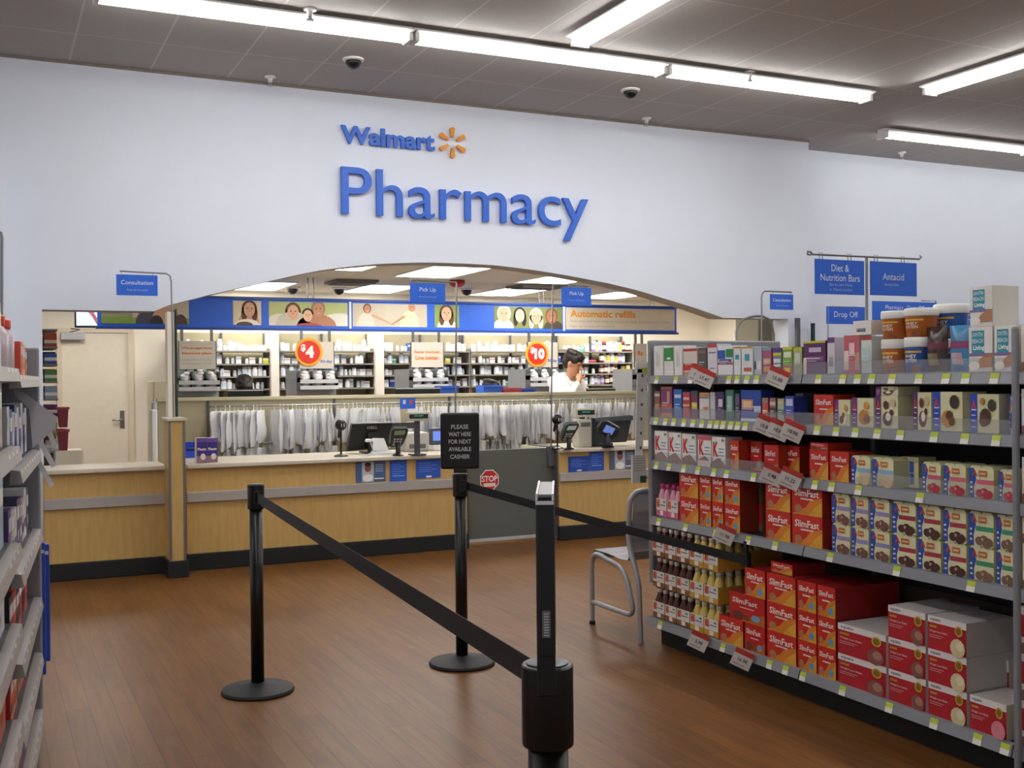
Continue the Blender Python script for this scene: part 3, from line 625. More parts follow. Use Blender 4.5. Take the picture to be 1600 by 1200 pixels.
# ================================================================== ENDCAP SIGN CABINETS
YE = 11.9
EGM = mat('#8d8f90', .5, name='endcap_grey')
def endcap(p0, p1, y0, y1, label, col='#c9c2b6', txt=(), badge=None, slim=False):
    a, b = PY(p0, y1, YE), PY(p1, y0, YE); W, H = b.x-a.x, b.z-a.z
    t = empty('sorting_cabinet', (a.x, YE, 0), label, 'cabinet')
    MB().box(-.03, W+.03, .02, .5, 0, a.z-.02, EGM).build('body', t)
    m = MB()
    for sx in (.02, W-.05): m.box(sx, sx+.03, .03, .05, a.z-.05, bz0+.0, STEEL)
    m.build('mounting_rail', t)
    s = MB(); s.box(0, W, -.005, .02, a.z, b.z, mat(col, .55)); 
    for q in ((-.008, 0, a.z, b.z), (W, W+.008, a.z, b.z)): s.box(q[0], q[1], -.008, .02, q[2], q[3], GREYD)
    for (tx, x0, z0, wd, ht, cc, bo) in txt: s.text(tx, (W*x0, -.0065, a.z+H*z0), XA, ZA, W*wd, H*ht, mat(cc, .5), bo, False)
    s.build('sign_face', t)
    if badge:
        q = PY(badge[1], badge[2], YE); r = badge[3]; c = Vector((q.x-a.x, -.012, q.z)); g = MB()
        for rr, cc, dy in ((r, '#e8a02a', 0), (r*.8, '#d2301e', -.008)): g.prism([c+Vector((rr*math.cos(R(12*k)), dy, rr*math.sin(R(12*k)))) for k in range(30)], (0, -.008, 0), mat(cc, .45))
        g.text('$', c+Vector((-r*.6, -.017, .0)), XA, ZA, r*.35, r*.55, WHITE, .04, False)
        g.text(badge[0], c+Vector((-r*.25, -.017, -r*.42)), XA, ZA, r*(.6 if len(badge[0]) == 1 else .88), r*.85, WHITE, .06, False); g.build('price_badge', t)
    # cubbies with parcels below
    n = max(1, round(W/.15))
    for ri, zc in enumerate((1.62, 1.44)):
        if zc+.13 > a.z: zc = a.z-.15-.16*ri
        tr = MB(); tr.box(-.02, W+.02, -.1, .02, zc-.012, zc, GREYD); tr.box(-.02, W+.02, -.105, -.1, zc-.012, zc+.03, GREYL)
        for k in range(n+1): tr.box(-.02+(W+.04)*k/n-.003, -.02+(W+.04)*k/n+.003, -.1, .02, zc, zc+.12, GREYD)
        tr.build('cubby_tray', t)
        for k in range(n):
            p = MB(); cx = a.x-.02+(W+.04)*(k+.5)/n; w2 = (W+.04)/n*.42; base = []
            p.ball((0, 0, .05), w2, .042, .05, mat('#dcdcdc', .5), 10, 6, rot=None)
            for j in range(3): p.ball((random.uniform(-.4, .4)*w2, -.01, .04+.03*j), w2*.6, .035, .022, mat('#ececec', .45), 8, 5)
            tag(p.build('wrapped_parcel', None, (cx, YE-.04, zc+.004)), f'white wrapped parcel, {("upper", "lower")[ri]} cubbies of {label}', 'parcel', f'white parcels in {("upper", "lower")[ri]} cubbies, {label}')
    return t
OR_ = '#dd7c3c'; GR = '#9a9a9a'
endcap(280, 337, 533, 577, 'grey sorting cabinet with the insurance plans sign', txt=((('We accept most'), .08, .68, .82, .12, OR_, .03), ('insurance plans.', .08, .5, .82, .12, OR_, .03), ('Ask your pharmacist for more', .08, .3, .8, .07, GR, 0), ('details about your coverage', .08, .16, .8, .07, GR, 0)))
endcap(468, 521, 534, 576, 'grey sorting cabinet with the four dollar badge', txt=(('30-day', .6, .18, .36, .15, '#4a66b8', .02),), badge=('4', 482, 550, .155))
endcap(643, 692, 535, 574, 'grey sorting cabinet with the save money sign', txt=(('Save money.', .08, .52, .84, .16, OR_, .04), ('Live better.', .12, .3, .76, .16, OR_, .04)))
endcap(825, 871, 535, 574, 'grey sorting cabinet with the ten dollar badge', txt=(('90-day', .66, .18, .32, .15, '#4a66b8', .02),), badge=('10', 838, 553, .155))
endcap(992, 1009, 537, 574, 'narrow grey cabinet beside the aisle shelf', txt=(('Rx', .25, .5, .5, .2, OR_, .04),))

# monitors and baskets standing behind the partition on a worktop
WT = 1.30
tag(MB().box(PY(345, 620, 11.3).x, PY(1000, 620, 11.3).x, 11.0, 11.55, 0, WT-.12, mat('#b7ad92', .5)).build('work_bench'), 'long beige work bench hidden behind the bag partition', 'bench') if False else None
def backmon(p0, p1, ytop, label):
    Y = 10.95; a, b = PY(p0, ytop, Y), PY(p1, ytop, Y); t = empty('computer_monitor', ((a.x+b.x)/2, Y, 0), label, 'monitor'); hw = (b.x-a.x)/2
    MB().box(-hw, hw, 0, .04, a.z-.3, a.z, BLACK, .006).build('screen_casing', t); MB().box(-hw, hw, -.004, 0, a.z-.014, a.z-.004, GREYL).build('bezel_strip', t)
    m = MB(); m.box(-.05, .05, .04, .07, .9, a.z-.1, BLACKM); m.box(-.12, .12, -.05, .15, .88, .9, BLACKM); m.build('stand', t)
backmon(356, 412, 609, 'dark monitor top edge in front of the bent dark-haired worker'); backmon(618, 688, 606, 'dark monitor top edge under the save money sign'); backmon(918, 962, 606.5, 'dark monitor top edge beside the man in white')
tb = MB(); x0, x1 = PY(345, 620, 10.9).x, PY(1000, 620, 10.9).x; tb.box(x0, x1, 10.82, 11.35, .84, .88, LAMTOP); 
for xx in (x0+.1, (x0+x1)/2, x1-.1):
    tb.box(xx, xx+.05, 10.84, 10.89, 0, .84, GREYD)
tag(tb.build('work_table'), 'long beige work table running behind the bag partition', 'table')
def basket(p0, p1, ytop, col, label, Y=10.98):
    a, b = PY(p0, ytop, Y), PY(p1, ytop, Y); W = b.x-a.x; z0 = .882; H = a.z-z0; n = max(1, int(H/.12)); mm = mat(col, .4)
    m = MB(); hh = H/n
    for k in range(n):
        z = z0+k*hh
        for (x0, x1, y0, y1) in ((0, W, 0, .012), (0, W, .2, .212), (0, .012, .012, .2), (W-.012, W, .012, .2)): m.box(x0, x1, y0, y1, z+.004, z+hh, mm)
        m.box(0, W, 0, .212, z, z+.008, mm); m.box(-.012, W+.012, -.012, .0, z+hh-.02, z+hh-.003, mm)
    tag(m.build('stacked_basket', None, (a.x, Y, 0)), label, 'basket')
basket(690, 716, 603, '#2f5cc4', 'blue plastic basket tower near the glass post behind the partition'); basket(756, 784, 602, '#3566c8', 'blue plastic basket tower beside the woman at the partition')
basket(787, 814, 606, '#b8485a', 'red plastic basket tower behind the partition below the $10 sign'); basket(818, 836, 607, '#2c4fae', 'narrow blue basket tower behind the partition below the $10 sign')

# ================================================================== PEOPLE
SKIN = mat('#c08a68', .55, noise=.04, name='skin'); HAIR = mat('#17120f', .6, noise=.15, nscale=60, name='black_hair'); COAT = mat('#ecebea', .75, name='white_coat_cloth'); TROU = mat('#2b2f3a', .8); SHIRT = mat('#c9cddd', .7)
def remesh(o, v, sm=6):
    r = o.modifiers.new('fuse', 'REMESH'); r.mode = 'VOXEL'; r.voxel_size = v; r.use_smooth_shade = True
    s = o.modifiers.new('relax', 'SMOOTH'); s.factor = .5; s.iterations = sm; return o
def build_person(name_loc, face_deg, label, lean=.0, head_pitch=28, hand_chin=True, hair_long=False, coat=COAT, hair=HAIR, scale=1.0, sit=0.0, head_turn=0):
    """local frame: facing -Y; feet at z=0"""
    t = empty('person', name_loc, label, 'person', R(face_deg)); t.scale = (scale,)*3
    up = -sit
    hip = Vector((0, 0, .93+up)); chest = Vector((0, -.06-lean*.5, 1.28+up)); neck = Vector((0, -.10-lean, 1.46+up)); hc = Vector((0, -.155-lean*1.3, 1.60+up))
    RM = Matrix.Rotation(R(head_turn), 3, 'Z') @ Matrix.Rotation(R(head_pitch), 3, 'X')
    H = lambda x, y, z: hc+RM @ Vector((x, y, z))
    b = MB()
    b.capsule(neck-Vector((0, -.01, .06)), hc+Vector((0, .02, -.06)), .058, .056, SKIN)
    b.ball(H(0, .01, .025), .078, .098, .105, SKIN, 20, 14, RM); b.ball(H(0, -.02, -.045), .060, .072, .078, SKIN, 16, 12, RM); b.ball(H(0, -.055, -.095), .03, .03, .026, SKIN)
    b.capsule(H(0, -.085, .022), H(0, -.112, -.02), .009, .015, SKIN); b.ball(H(.012, -.1, -.024), .009, .01, .008, SKIN); b.ball(H(-.012, -.1, -.024), .009, .01, .008, SKIN)
    b.capsule(H(-.045, -.078, .032), H(.045, -.078, .032), .013, .013, SKIN); b.capsule(H(-.022, -.086, -.058), H(.022, -.086, -.058), .008, .008, SKIN); b.capsule(H(-.018, -.084, -.07), H(.018, -.084, -.07), .008, .008, SKIN)
    for s in (-1, 1): b.ball(H(s*.08, .01, -.005), .012, .02, .032, SKIN, 10, 8, RM)
    sh = [Vector((-.185, -.05-lean*.8, 1.395+up)), Vector((.185, -.05-lean*.8, 1.395+up))]
    if hand_chin:
        el = [Vector((-.24, -.27-lean, 1.15+up)), Vector((.25, -.22-lean, 1.12+up))]; wr = [Vector((-.03, -.27-lean*1.3, 1.40+up)), Vector((-.02, -.42-lean, 1.10+up))]
        tgt = [H(-.01, -.12, -.085), None]
    else:
        el = [Vector((-.25, -.12-lean, 1.12+up)), Vector((.25, -.12-lean, 1.12+up))]; wr = [Vector((-.15, -.38-lean, 1.12+up)), Vector((.15, -.38-lean, 1.12+up))]; tgt = [None, None]
    for k in (0, 1):
        b.capsule(el[k], wr[k], .042, .028, SKIN)
        d = ((tgt[k]-wr[k]) if tgt[k] else Vector((.0, -1, -.1))).normalized(); sd = d.cross(Vector((0, 0, 1))).normalized() if abs(d.z) < .9 else Vector((1, 0, 0)); nn = sd.cross(d).normalized()
        pc = wr[k]+d*.05; b.capsule(wr[k], pc+d*.03, .027, .03, SKIN); b.ball(pc+d*.01, .036, .036, .03, SKIN)
        for i, (off, ln) in enumerate(((-.03, .062), (-.01, .07), (.01, .066), (.03, .052))):
            p0 = pc+d*.035+sd*off; p1 = p0+d*ln*.5+nn*-.006; p2 = p1+(d*.35-nn*.9).normalized()*ln*.45; p3 = p2+(-d*.4-nn*.8).normalized()*ln*.3
            b.capsule(p0, p1, .0095, .009, SKIN, 8); b.capsule(p1, p2, .009, .0085, SKIN, 8); b.capsule(p2, p3, .0085, .0075, SKIN, 8)
        s = 1 if k == 0 else -1; q0 = pc+sd*s*.03; q1 = q0+(sd*s+d*.6).normalized()*.035; q2 = q1+d*.03; b.capsule(q0, q1, .012, .0105, SKIN, 8); b.capsule(q1, q2, .0105, .009, SKIN, 8)
    b.capsule(hip, chest, .12, .13, SKIN)
    for s in (-1, 1):
        b.capsule((s*.09, 0, .9+up), (s*.1, -.02-sit*.7, .5+up*.1), .09, .06, SKIN); b.capsule((s*.1, -.02-sit*.7, .5+up*.1), (s*.1, .0, .09), .06, .045, SKIN); b.capsule((s*.1, .03, .05), (s*.1, -.14, .04), .042, .038, SKIN)
    bo = b.build('body', t); remesh(bo, .0065, 3)
    c = MB()
    c.capsule(Vector((0, 0, .95+up)), chest, .17, .175, coat); c.ball(chest+Vector((0, .01, .03)), .215, .135, .2, coat); c.capsule(sh[0], sh[1], .075, .075, coat); c.capsule((-.08, 0, .9+up), (.08, 0, .9+up), .14, .14, coat)
    if sit == 0: c.capsule((0, 0, .9), (0, .0, .62), .17, .19, coat)
    for k in (0, 1): c.capsule(sh[k], el[k], .068, .056, coat); c.capsule(el[k], el[k].lerp(wr[k], .86), .056, .042, coat)
    c.capsule(neck+Vector((-.05, .03, -.05)), neck+Vector((.05, .03, -.05)), .05, .05, coat)
    remesh(c.build('white_coat' if coat is COAT else 'shirt', t), .012, 3)
    k = MB()
    for s in (-1, 1): k.prism([neck+Vector((s*.012, -.085, -.13)), neck+Vector((s*.075, -.04, .0)), neck+Vector((s*.10, -.03, -.03)), neck+Vector((s*.06, -.11, -.11))], (0, -.012, -.002), coat)
    k.build('collar', t)
    h = MB()
    h.ball(H(0, .025, .06), .094, .112, .092, hair, 20, 14, RM); h.ball(H(0, .07, .0), .085, .06, .09, hair, 16, 12, RM); h.ball(H(0, -.055, .1), .07, .045, .035, hair, 14, 10, RM)
    for s in (-1, 1): h.ball(H(s*.068, -.01, .055), .024, .06, .05, hair, 12, 8, RM)
    for i in range(14): a = R(i*360/14); h.ball(H(.065*math.cos(a), .03+.075*math.sin(a), .115), .03, .03, .028, hair, 8, 6)
    if hair_long: h.capsule(H(0, .06, .02), H(0, .09, -.2), .085, .05, hair); h.capsule(H(-.06, .03, .02), H(-.07, .03, -.16), .04, .03, hair); h.capsule(H(.06, .03, .02), H(.07, .03, -.16), .04, .03, hair)
    remesh(h.build('hair', t), .008, 2)
    e = MB()
    for s in (-1, 1): e.ball(H(s*.032, -.083, .012), .012, .008, .005, mat('#1a1412', .3), 10, 6, RM)
    e.build('eye', t)
    tr = MB()
    for s in (-1, 1): tr.capsule((s*.09, 0, .88+up), (s*.1, -.02-sit*.7, .5+up*.1), .105, .078, TROU); tr.capsule((s*.1, -.02-sit*.7, .5+up*.1), (s*.1, .0, .12), .078, .06, TROU)
    remesh(tr.build('trousers', t), .015, 2)
    return t
p = PY(876, 600, 11.66); build_person((p.x, 11.66, 0), 14, 'dark-haired man in white coat bowing his head, hand raised to chin', lean=.05, head_pitch=24, head_turn=22, scale=1.06)
p = PY(735, 600, 11.75); build_person((p.x+.0, 11.6, 0), 72, 'dark-haired woman with white collar seen low behind the partition near the glass post', lean=.04, head_pitch=10, hand_chin=False, hair_long=True, scale=.87, head_turn=0)
p = PY(373, 600, 11.6); build_person((p.x, 11.6, 0), 0, 'worker with black hair bent low behind the monitor under insurance sign', lean=.1, head_pitch=40, hand_chin=False, scale=.9, coat=SHIRT)

# ================================================================== REGISTERS
def onctr(px, py): return PZ(px, py, CT)
def scanner(px, py, ytop, label, tilt=0):
    p = onctr(px, py); z1 = PY(px, ytop, p.y).z-CT
    t = empty('barcode_scanner', (p.x, p.y, CT), label, 'scanner')
    MB().lathe([(.062, 0), (.062, .008), (.03, .018), (.012, .022)], BLACK).build('base', t)
    MB().tube([(0, 0, .015), (.0, 0, z1*.45), (.0, 0, z1-.08)], .009, BLACK, 8).build('stem', t)
    h = MB(); h.ball((0, 0, z1-.045), .052, .045, .052, BLACK); h.ball((.005, -.03, z1-.04), .032, .02, .032, BLACKM); h.capsule((0, .02, z1-.07), (.0, .06, z1-.15), .018, .014, BLACK)
    for s in (-.012, .012): h.quad((s, -.051, z1-.06), (.006, 0, 0), (0, 0, .03), WHITE)
    h.build('scanner_head', t)
scanner(533, 713, 656, 'round-headed black barcode scanner on a stem beside the Dell monitor')
def pinpad(px, py, ytop, label, ang=0, screen='#5c6a4a'):
    p = onctr(px, py); z1 = PY(px, ytop, p.y).z-CT
    t = empty('card_terminal', (p.x, p.y, CT), label, 'card terminal', R(ang)); g = mat('#4c5254', .4); 
    m = MB(); m.lathe([(.05, 0), (.05, .008), (.022, .02), (.02, z1*.5)], BLACK); m.build('pedestal', t)
    m = MB(); RMx = Matrix.Rotation(R(38), 3, 'X'); c = Vector((0, -.01, z1*.68))
    prof = [(-.062, -.075), (-.045, -.105), (.045, -.105), (.062, -.075), (.075, .02), (.075, .085), (.06, .105), (-.06, .105), (-.075, .085), (-.075, .02)]
    m.prism([c+RMx @ Vector((x, 0, z)) for x, z in prof], RMx @ Vector((0, .035, 0)), g); m.build('casing', t)
    m = MB(); m.prism([c+RMx @ Vector((x, -.001, z)) for x, z in ((-.05, .035), (.05, .035), (.05, .085), (-.05, .085))], RMx @ Vector((0, -.001, 0)), mat(screen, .2, emit=.25, noise=0)); m.build('screen', t)
    for i in range(3):
        for j in range(3):
            q = c+RMx @ Vector(((i-1)*.028, -.003, -.075+j*.03)); m = MB(); m.obox(q, (.009, 0, 0), RMx @ Vector((0, .003, 0)), RMx @ Vector((0, 0, .008)), mat('#c8c8c4', .5)); m.build('key', t)
pinpad(622, 712, 671, 'grey card terminal with green screen in front of the Dell monitor')
def cust_display(px, py, ytop, x0, x1, yb, label):
    p = onctr(px, py); a, b = PY(x0, yb, p.y), PY(x1, ytop, p.y); t = empty('customer_display', (p.x, p.y, CT), label, 'display')
    m = MB(); m.box(-.07, .07, -.05, .05, 0, .012, mat('#3b3d44', .4), .004); m.build('base', t)
    MB().box(-.022, .022, -.015, .015, .012, a.z-CT, mat('#46454b', .45)).build('pole', t)
    m = MB(); m.box(a.x-p.x, b.x-p.x, -.04, .02, a.z-CT, b.z-CT, mat('#c3bda6', .5), .006); m.build('casing', t)
    m = MB(); W = b.x-a.x; m.box(a.x-p.x+.018, b.x-p.x-.018, -.043, -.041, a.z-CT+.022, b.z-CT-.018, mat('#0d1714', .15)); m.text('$ 0.00  READY', (a.x-p.x+W*.3, -.0445, (a.z+b.z)/2-CT), XA, ZA, W*.4, .012, mat('#2fae8f', .3, emit=.5, noise=0)); m.build('screen', t)
cust_display(652, 711, 643.5, 634, 669, 658, 'customer display on a dark pole beside the waiting sign')
cust_display(910, 698, 637.5, 897, 928, 652, 'customer display on a dark pole at the second register')
# Dell monitor
p = onctr(586, 708); q0, q1 = PY(560, 662, p.y+.1), PY(622, 662, p.y+.1)
t = empty('register_monitor', (p.x, p.y+.1, CT), 'black Dell monitor seen from behind, leaning back on the long counter', 'monitor')
zt = q0.z-CT; hw = (q1.x-q0.x)/2; 
MB().prism([(-hw, -.03, zt), (hw*1.0, -.03, zt), (hw*1.0, -.0, .05), (-hw-.04, .0, .02)], (0, .05, 0), BLACK).build('casing', t)
MB().box(-hw, hw, -.04, .02, zt, zt+.012, GREYL).build('top_edge', t)
m = MB(); m.text('DELL', (-.05, -.034, zt-.05), XA, ZA, .1, .025, mat('#8c8c8c', .4), .03, False); m.build('emblem', t)
m = MB(); m.prism([(-.12, -.17, 0), (.12, -.17, 0), (.1, .06, 0), (-.1, .06, 0)], (0, 0, .012), BLACK); m.box(-.05, .05, -.06, -.03, .01, zt*.7, BLACKM); m.build('stand', t)
m = MB(); m.box(hw-.1, hw+.28, .0, .03, zt-.06, zt-.005, mat('#3a3538', .5)); tag(m.build('display_arm', None, (p.x, p.y+.16, CT)), 'dark horizontal mounting arm between the Dell monitor and customer display', 'arm')
# receipt paper on printer
p = onctr(594, 711); t = empty('paper_tray', (p.x, p.y, CT), 'white paper sheet standing on a low white tray before the Dell monitor', 'tray')
m = MB(); m.prism([(-.13, -.08, 0), (.16, -.08, 0), (.13, .06, 0), (-.09, .06, 0)], (0, 0, .012), WHITE); m.prism([(-.12, -.07, .012), (.15, -.07, .012), (.1, .05, .035), (-.06, .05, .035)], (0, 0, .006), GREYL); m.build('tray', t)
m = MB(); m.prism([(-.05, .04, .03), (.09, .02, .03), (.055, .05, .145), (-.05, .06, .15)], (0, .002, 0), PAPER); m.build('sheet', t)
m = MB(); m.capsule((-.11, .04, .13), (-.06, .05, .13), .016, .012, WHITE); m.tube([(-.08, .045, .13), (-.05, .05, .05), (-.05, .05, .02)], .007, GREYL); m.build('clip', t)
p = onctr(655, 706); z1 = PY(655, 676, p.y).z-CT; m = MB(); m.box(-.14, .1, 0, .2, 0, z1, mat('#b9b4ae', .5), .02); m.box(-.1, .06, -.003, .001, .03, .07, GREYD); tag(m.build('receipt_printer', None, (p.x+.02, p.y+.04, CT)), 'pale grey receipt printer behind the customer display pole', 'printer')
p = onctr(686, 704); t = empty('small_screen', (p.x, p.y+.05, CT), 'small blue-lit screen partly hidden behind the waiting sign', 'screen')
m = MB(); m.box(-.07, .1, 0, .04, .05, .21, mat('#50535c', .4), .01); m.build('casing', t); m = MB(); m.box(-.04, .06, -.004, 0, .09, .18, mat('#5a74c0', .2, emit=.4, noise=0)); m.build('display', t); m = MB(); m.box(-.05, .07, -.05, .1, 0, .05, WHITE, .008); m.build('base', t)
# purple cartons and blue tray on long counter
def purplebox(px0, px1, y0, y1, label):
    p = onctr(px0, y1); q = PY(px1, y0, p.y); W, H = q.x-p.x, q.z-CT
    m = MB(); m.box(0, W, 0, .09, 0, H, mat('#d9d2d6', .4)); m.quad((0, -.001, H*.28), (W, 0, 0), (0, 0, H*.55), mat('#43308a', .4)); m.quad((0, -.001, H*.83), (W, 0, 0), (0, 0, H*.17), mat('#6a4f9e', .4))
    m.quad((0, -.001, 0), (W, 0, 0), (0, 0, H*.28), mat('#8a6f7a', .5)); m.text('Flexin', (W*.1, -.0025, H*.48), XA, ZA, W*.8, H*.15, WHITE, .03); m.ell((W*.6, -.002, H*.25), (W*.25, 0, 0), (0, 0, H*.13), mat('#e0d4c8', .5))
    tag(m.build('supplement_carton', None, (p.x, p.y, CT)), label, 'box')
purplebox(307.5, 323.5, 684, 724, 'purple supplement carton on the long counter, the one beside the blue tray'); purplebox(324, 340, 684, 723, 'purple supplement carton on the long counter, away from the blue tray')
p = onctr(290, 716); t = empty('blue_tray', (p.x, p.y, CT), 'small blue plastic tray on the long counter beside purple cartons', 'tray')
m = MB(); bm_ = mat('#2348b8', .35); W = .14; m.box(0, W, 0, .2, 0, .01, bm_); m.box(0, W, 0, .01, .01, .06, bm_); m.box(0, W, .19, .2, .01, .13, bm_); m.box(0, .01, .01, .19, .01, .1, bm_); m.box(W-.01, W, .01, .19, .01, .1, bm_); m.build('tray_body', t); m = MB(); m.box(.02, .12, .05, .17, .012, .08, mat('#1a2f80', .5)); m.build('bundle', t)
# second register
p = onctr(950, 698); q0, q1 = PY(926, 650, p.y+.12), PY(985, 650, p.y+.12); t = empty('touch_register', (p.x, p.y+.12, CT), 'large dark touch monitor seen from behind at the second register', 'register'); zt = q0.z-CT
dk = mat('#2b3032', .4)
MB().prism([(q0.x-p.x, -.02, zt-.02), (q1.x-p.x-.01, -.03, zt), (q1.x-p.x, -.03, zt-.02), (q1.x-p.x-.05, .0, .03), (q0.x-p.x-.02, .0, .03)], (0, .06, 0), dk).build('casing', t)
MB().prism([(q0.x-p.x-.0, -.05, zt-.03), (q1.x-p.x, -.05, zt-.005), (q1.x-p.x, -.05, zt-.05), (q0.x-p.x-.0, -.05, zt-.06)], (0, .03, 0), mat('#3d484b', .35)).build('upper_housing', t)
m = MB(); m.box(-.14, .1, -.05, .12, 0, .03, BLACK, .006); m.build('stand', t)
MB().prism([(q0.x-p.x-.2, -.02, zt-.11), (q0.x-p.x+.04, -.02, zt-.08), (q0.x-p.x+.04, -.02, zt-.02), (q0.x-p.x-.2, -.02, zt-.05)], (0, .03, 0), mat('#3a3538', .5)).build('arm', t)
p = onctr(948, 699); t = empty('signature_pad', (p.x, p.y-.02, CT), 'tilted signature pad with blue screen before the second register monitor', 'card terminal')
RMx = Matrix.Rotation(R(22), 3, 'Y') @ Matrix.Rotation(R(35), 3, 'X'); c = Vector((0, -.02, .17))
MB().prism([c+RMx @ Vector(q) for q in ((-.11, 0, -.03), (-.07, 0, -.075), (.1, 0, -.07), (.12, 0, -.02), (.09, 0, .06), (-.06, 0, .075), (-.11, 0, .05))], RMx @ Vector((0, .035, 0)), mat('#3b4044', .35)).build('casing', t)
MB().prism([c+RMx @ Vector(q) for q in ((-.045, -.002, -.04), (.06, -.002, -.04), (.05, -.002, .04), (-.055, -.002, .04))], RMx @ Vector((0, -.002, 0)), mat('#5a72ae', .2, emit=.4, noise=0)).build('screen', t)
m = MB(); m.lathe([(.06, 0), (.06, .01), (.03, .02), (.028, .14)], BLACK); m.build('pedestal', t)
pinpad(889, 702, 664, 'grey card terminal with white keys at the second register', 8, '#8a948c')
scanner(871, 701, 648, 'black barcode scanner beside the glass post at the second register')
p = onctr(913, 700); m = MB(); m.box(-.02, .12, 0, .15, 0, .27, mat('#b8b2a4', .5), .012); m.box(0, .1, -.004, 0, .2, .24, GREYD); tag(m.build('receipt_printer', None, (p.x-.0, p.y+.06, CT)), 'beige receipt printer behind the second register display pole', 'printer')
p = onctr(858, 699); m = MB(); m.box(-.12, .1, 0, .2, 0, .012, mat('#3d4a40', .6)); tag(m.build('counter_mat', None, (p.x+.03, p.y+.02, CT)), 'dark green counter mat near the gate end of the second counter', 'mat') if False else None

# ================================================================== HANGING SIGNS
def hang_sign(Y, pole, rect, title, sub, label, hooks=True, tsize=(.78, .25), r=.006, t2=None, ty=.5, foot=None):
    x0, y0, x1, y1 = rect; a, b = PY(x0, y1, Y), PY(x1, y0, Y); W, H = b.x-a.x, b.z-a.z
    pts = [PY(px, py, Y) for px, py in pole]; base = pts[0]
    if foot is not None: base = Vector((base.x, base.y, foot)); pts[0] = base
    t = empty('aisle_sign' if foot is None else 'aisle_sign', base, label, 'sign')
    L = lambda v: Vector(v)-base
    MB().tube([L(q) for q in pts], r, STEEL, 8).build('pole', t)
    m = MB(); o = L(a); m.box(o.x, o.x+W, o.y-.004, o.y+.004, o.z, o.z+H, BLUE); o = o+Vector((0, -.0055, 0)); lw = mat('#e9eefc', .5)
    if t2: 
        m.text(title, o+XA*W*.5*(1-tsize[0]*.45)+ZA*H*.7, XA, ZA, W*tsize[0]*.45, H*.2, lw, .005); m.text(t2, o+XA*W*.08+ZA*H*.41, XA, ZA, W*.84, H*.2, lw, .005)
    else: m.text(title, o+XA*W*(1-tsize[0])/2+ZA*H*ty, XA, ZA, W*tsize[0], H*tsize[1], lw, .0)
    for i, s in enumerate(sub): m.text(s, o+XA*W*.22+ZA*H*(.22-.15*i if t2 is None else .22-.15*i), XA, ZA, W*.56, H*.12, mat('#a9c0f0', .5))
    m.build('sign_panel', t)
    if hooks:
        zb = pts[-1].z-base.z
        for k in (.12, .88):
            h = MB(); h.tube([o+XA*W*k+ZA*H*.94, o+XA*W*k+ZA*(zb-o.z)], .002, STEEL, 5); h.build('hook', t)
    return t
hang_sign(8.98, [(271, 652), (270, 560), (268.5, 480), (267.5, 440), (265.5, 431), (260, 427.5), (187, 423.5)], (182, 430.5, 246, 461), 'Consultation', ['Área de Consulta'], 'blue Consultation sign on a bent grey pole above the half wall', foot=1.246)
hang_sign(9.2, [(711.5, 705), (712, 600), (713.5, 445), (713, 441), (642, 437.5)], (640.5, 443.5, 695.5, 472), 'Pick Up', ['Recoja sus Recetas'], 'blue Pick Up sign on the pole at the long counter end', tsize=(.46, .28), foot=CT, r=.008)
hang_sign(9.2, [(861, 697), (862, 600), (863.5, 449), (864, 444.5), (921, 446.5)], (877.5, 450, 923.5, 477), 'Pick Up', ['Recoja sus Recetas'], 'blue Pick Up sign on the pole beside the grey gate', tsize=(.46, .28), foot=CT, r=.008)
ts = hang_sign(8.9, [(1190.5, 600), (1190.5, 540), (1190, 465), (1191.5, 458), (1195, 455), (1237, 456.5)], (1203.5, 460.5, 1239, 483.5), 'Consultation', ['Área de Consulta'], 'small far blue Consultation sign on bent pole beyond the diet shelves', r=.008, foot=0)
ts = hang_sign(9.0, [(1294, 600), (1294, 540), (1294, 479), (1340, 480)], (1291.5, 480, 1351, 506), 'Drop Off', [], 'blue Drop Off sign under the diet sign', tsize=(.62, .45), ty=.28, hooks=False, foot=0)
ts = hang_sign(9.0, [(1535, 600), (1535, 540), (1535, 482), (1500, 482)], (1476, 484.5, 1534, 510), 'Drop Off', [], 'blue Drop Off sign half hidden behind protein tubs', tsize=(.7, .45), ty=.28, hooks=False, foot=0)
ts = hang_sign(8.2, [(1462, 600), (1462, 540), (1462, 470), (1440, 470)], (1363, 473, 1463, 500), 'Pharmacy   Drop Off', [], 'blue sign strip mostly hidden behind stacked protein tubs', tsize=(.8, .3), ty=.5, hooks=False, foot=0)

# items at the opening end beyond the gondola
a = PY(1176, 540, YW+.5); b = PY(1197, 498, YW+.5); tag(MB().box(a.x, b.x, YW+.4, YW+.8, 0, zr+.3, mat('#9c9683', .6)).build('tall_cabinet'), 'tall olive-grey cabinet edge in the opening beyond the diet shelves', 'cabinet')
m = MB(); P = [PY(x, y, 9.05) for x, y in ((1150, 560), (1150, 518), (1153, 508), (1160, 500), (1172, 495.5), (1182, 494), (1192, 494.5), (1200, 498), (1206, 508), (1209, 522), (1209, 560))]; P[0].z = 0; P[-1].z = 0
tag(m.tube(P, .012, STEEL, 8).build('arched_rail'), 'slim arched metal rail standing beyond the top shelf products', 'rail')
for px, w_, c, lab in ((1246, 5, GREYD, 'grey upright post beyond the top shelf products'), (1270, 3, mat('#16352b', .1), 'dark green glass edge post below the diet sign')):
    a = PY(px-w_/2, 500, 9.2); b = PY(px+w_/2, 500, 9.2); tag(MB().box(a.x, b.x, 9.18, 9.22, 0, PY(px, 497 if px < 1260 else 505, 9.2).z, c).build('slim_post'), lab, 'post')
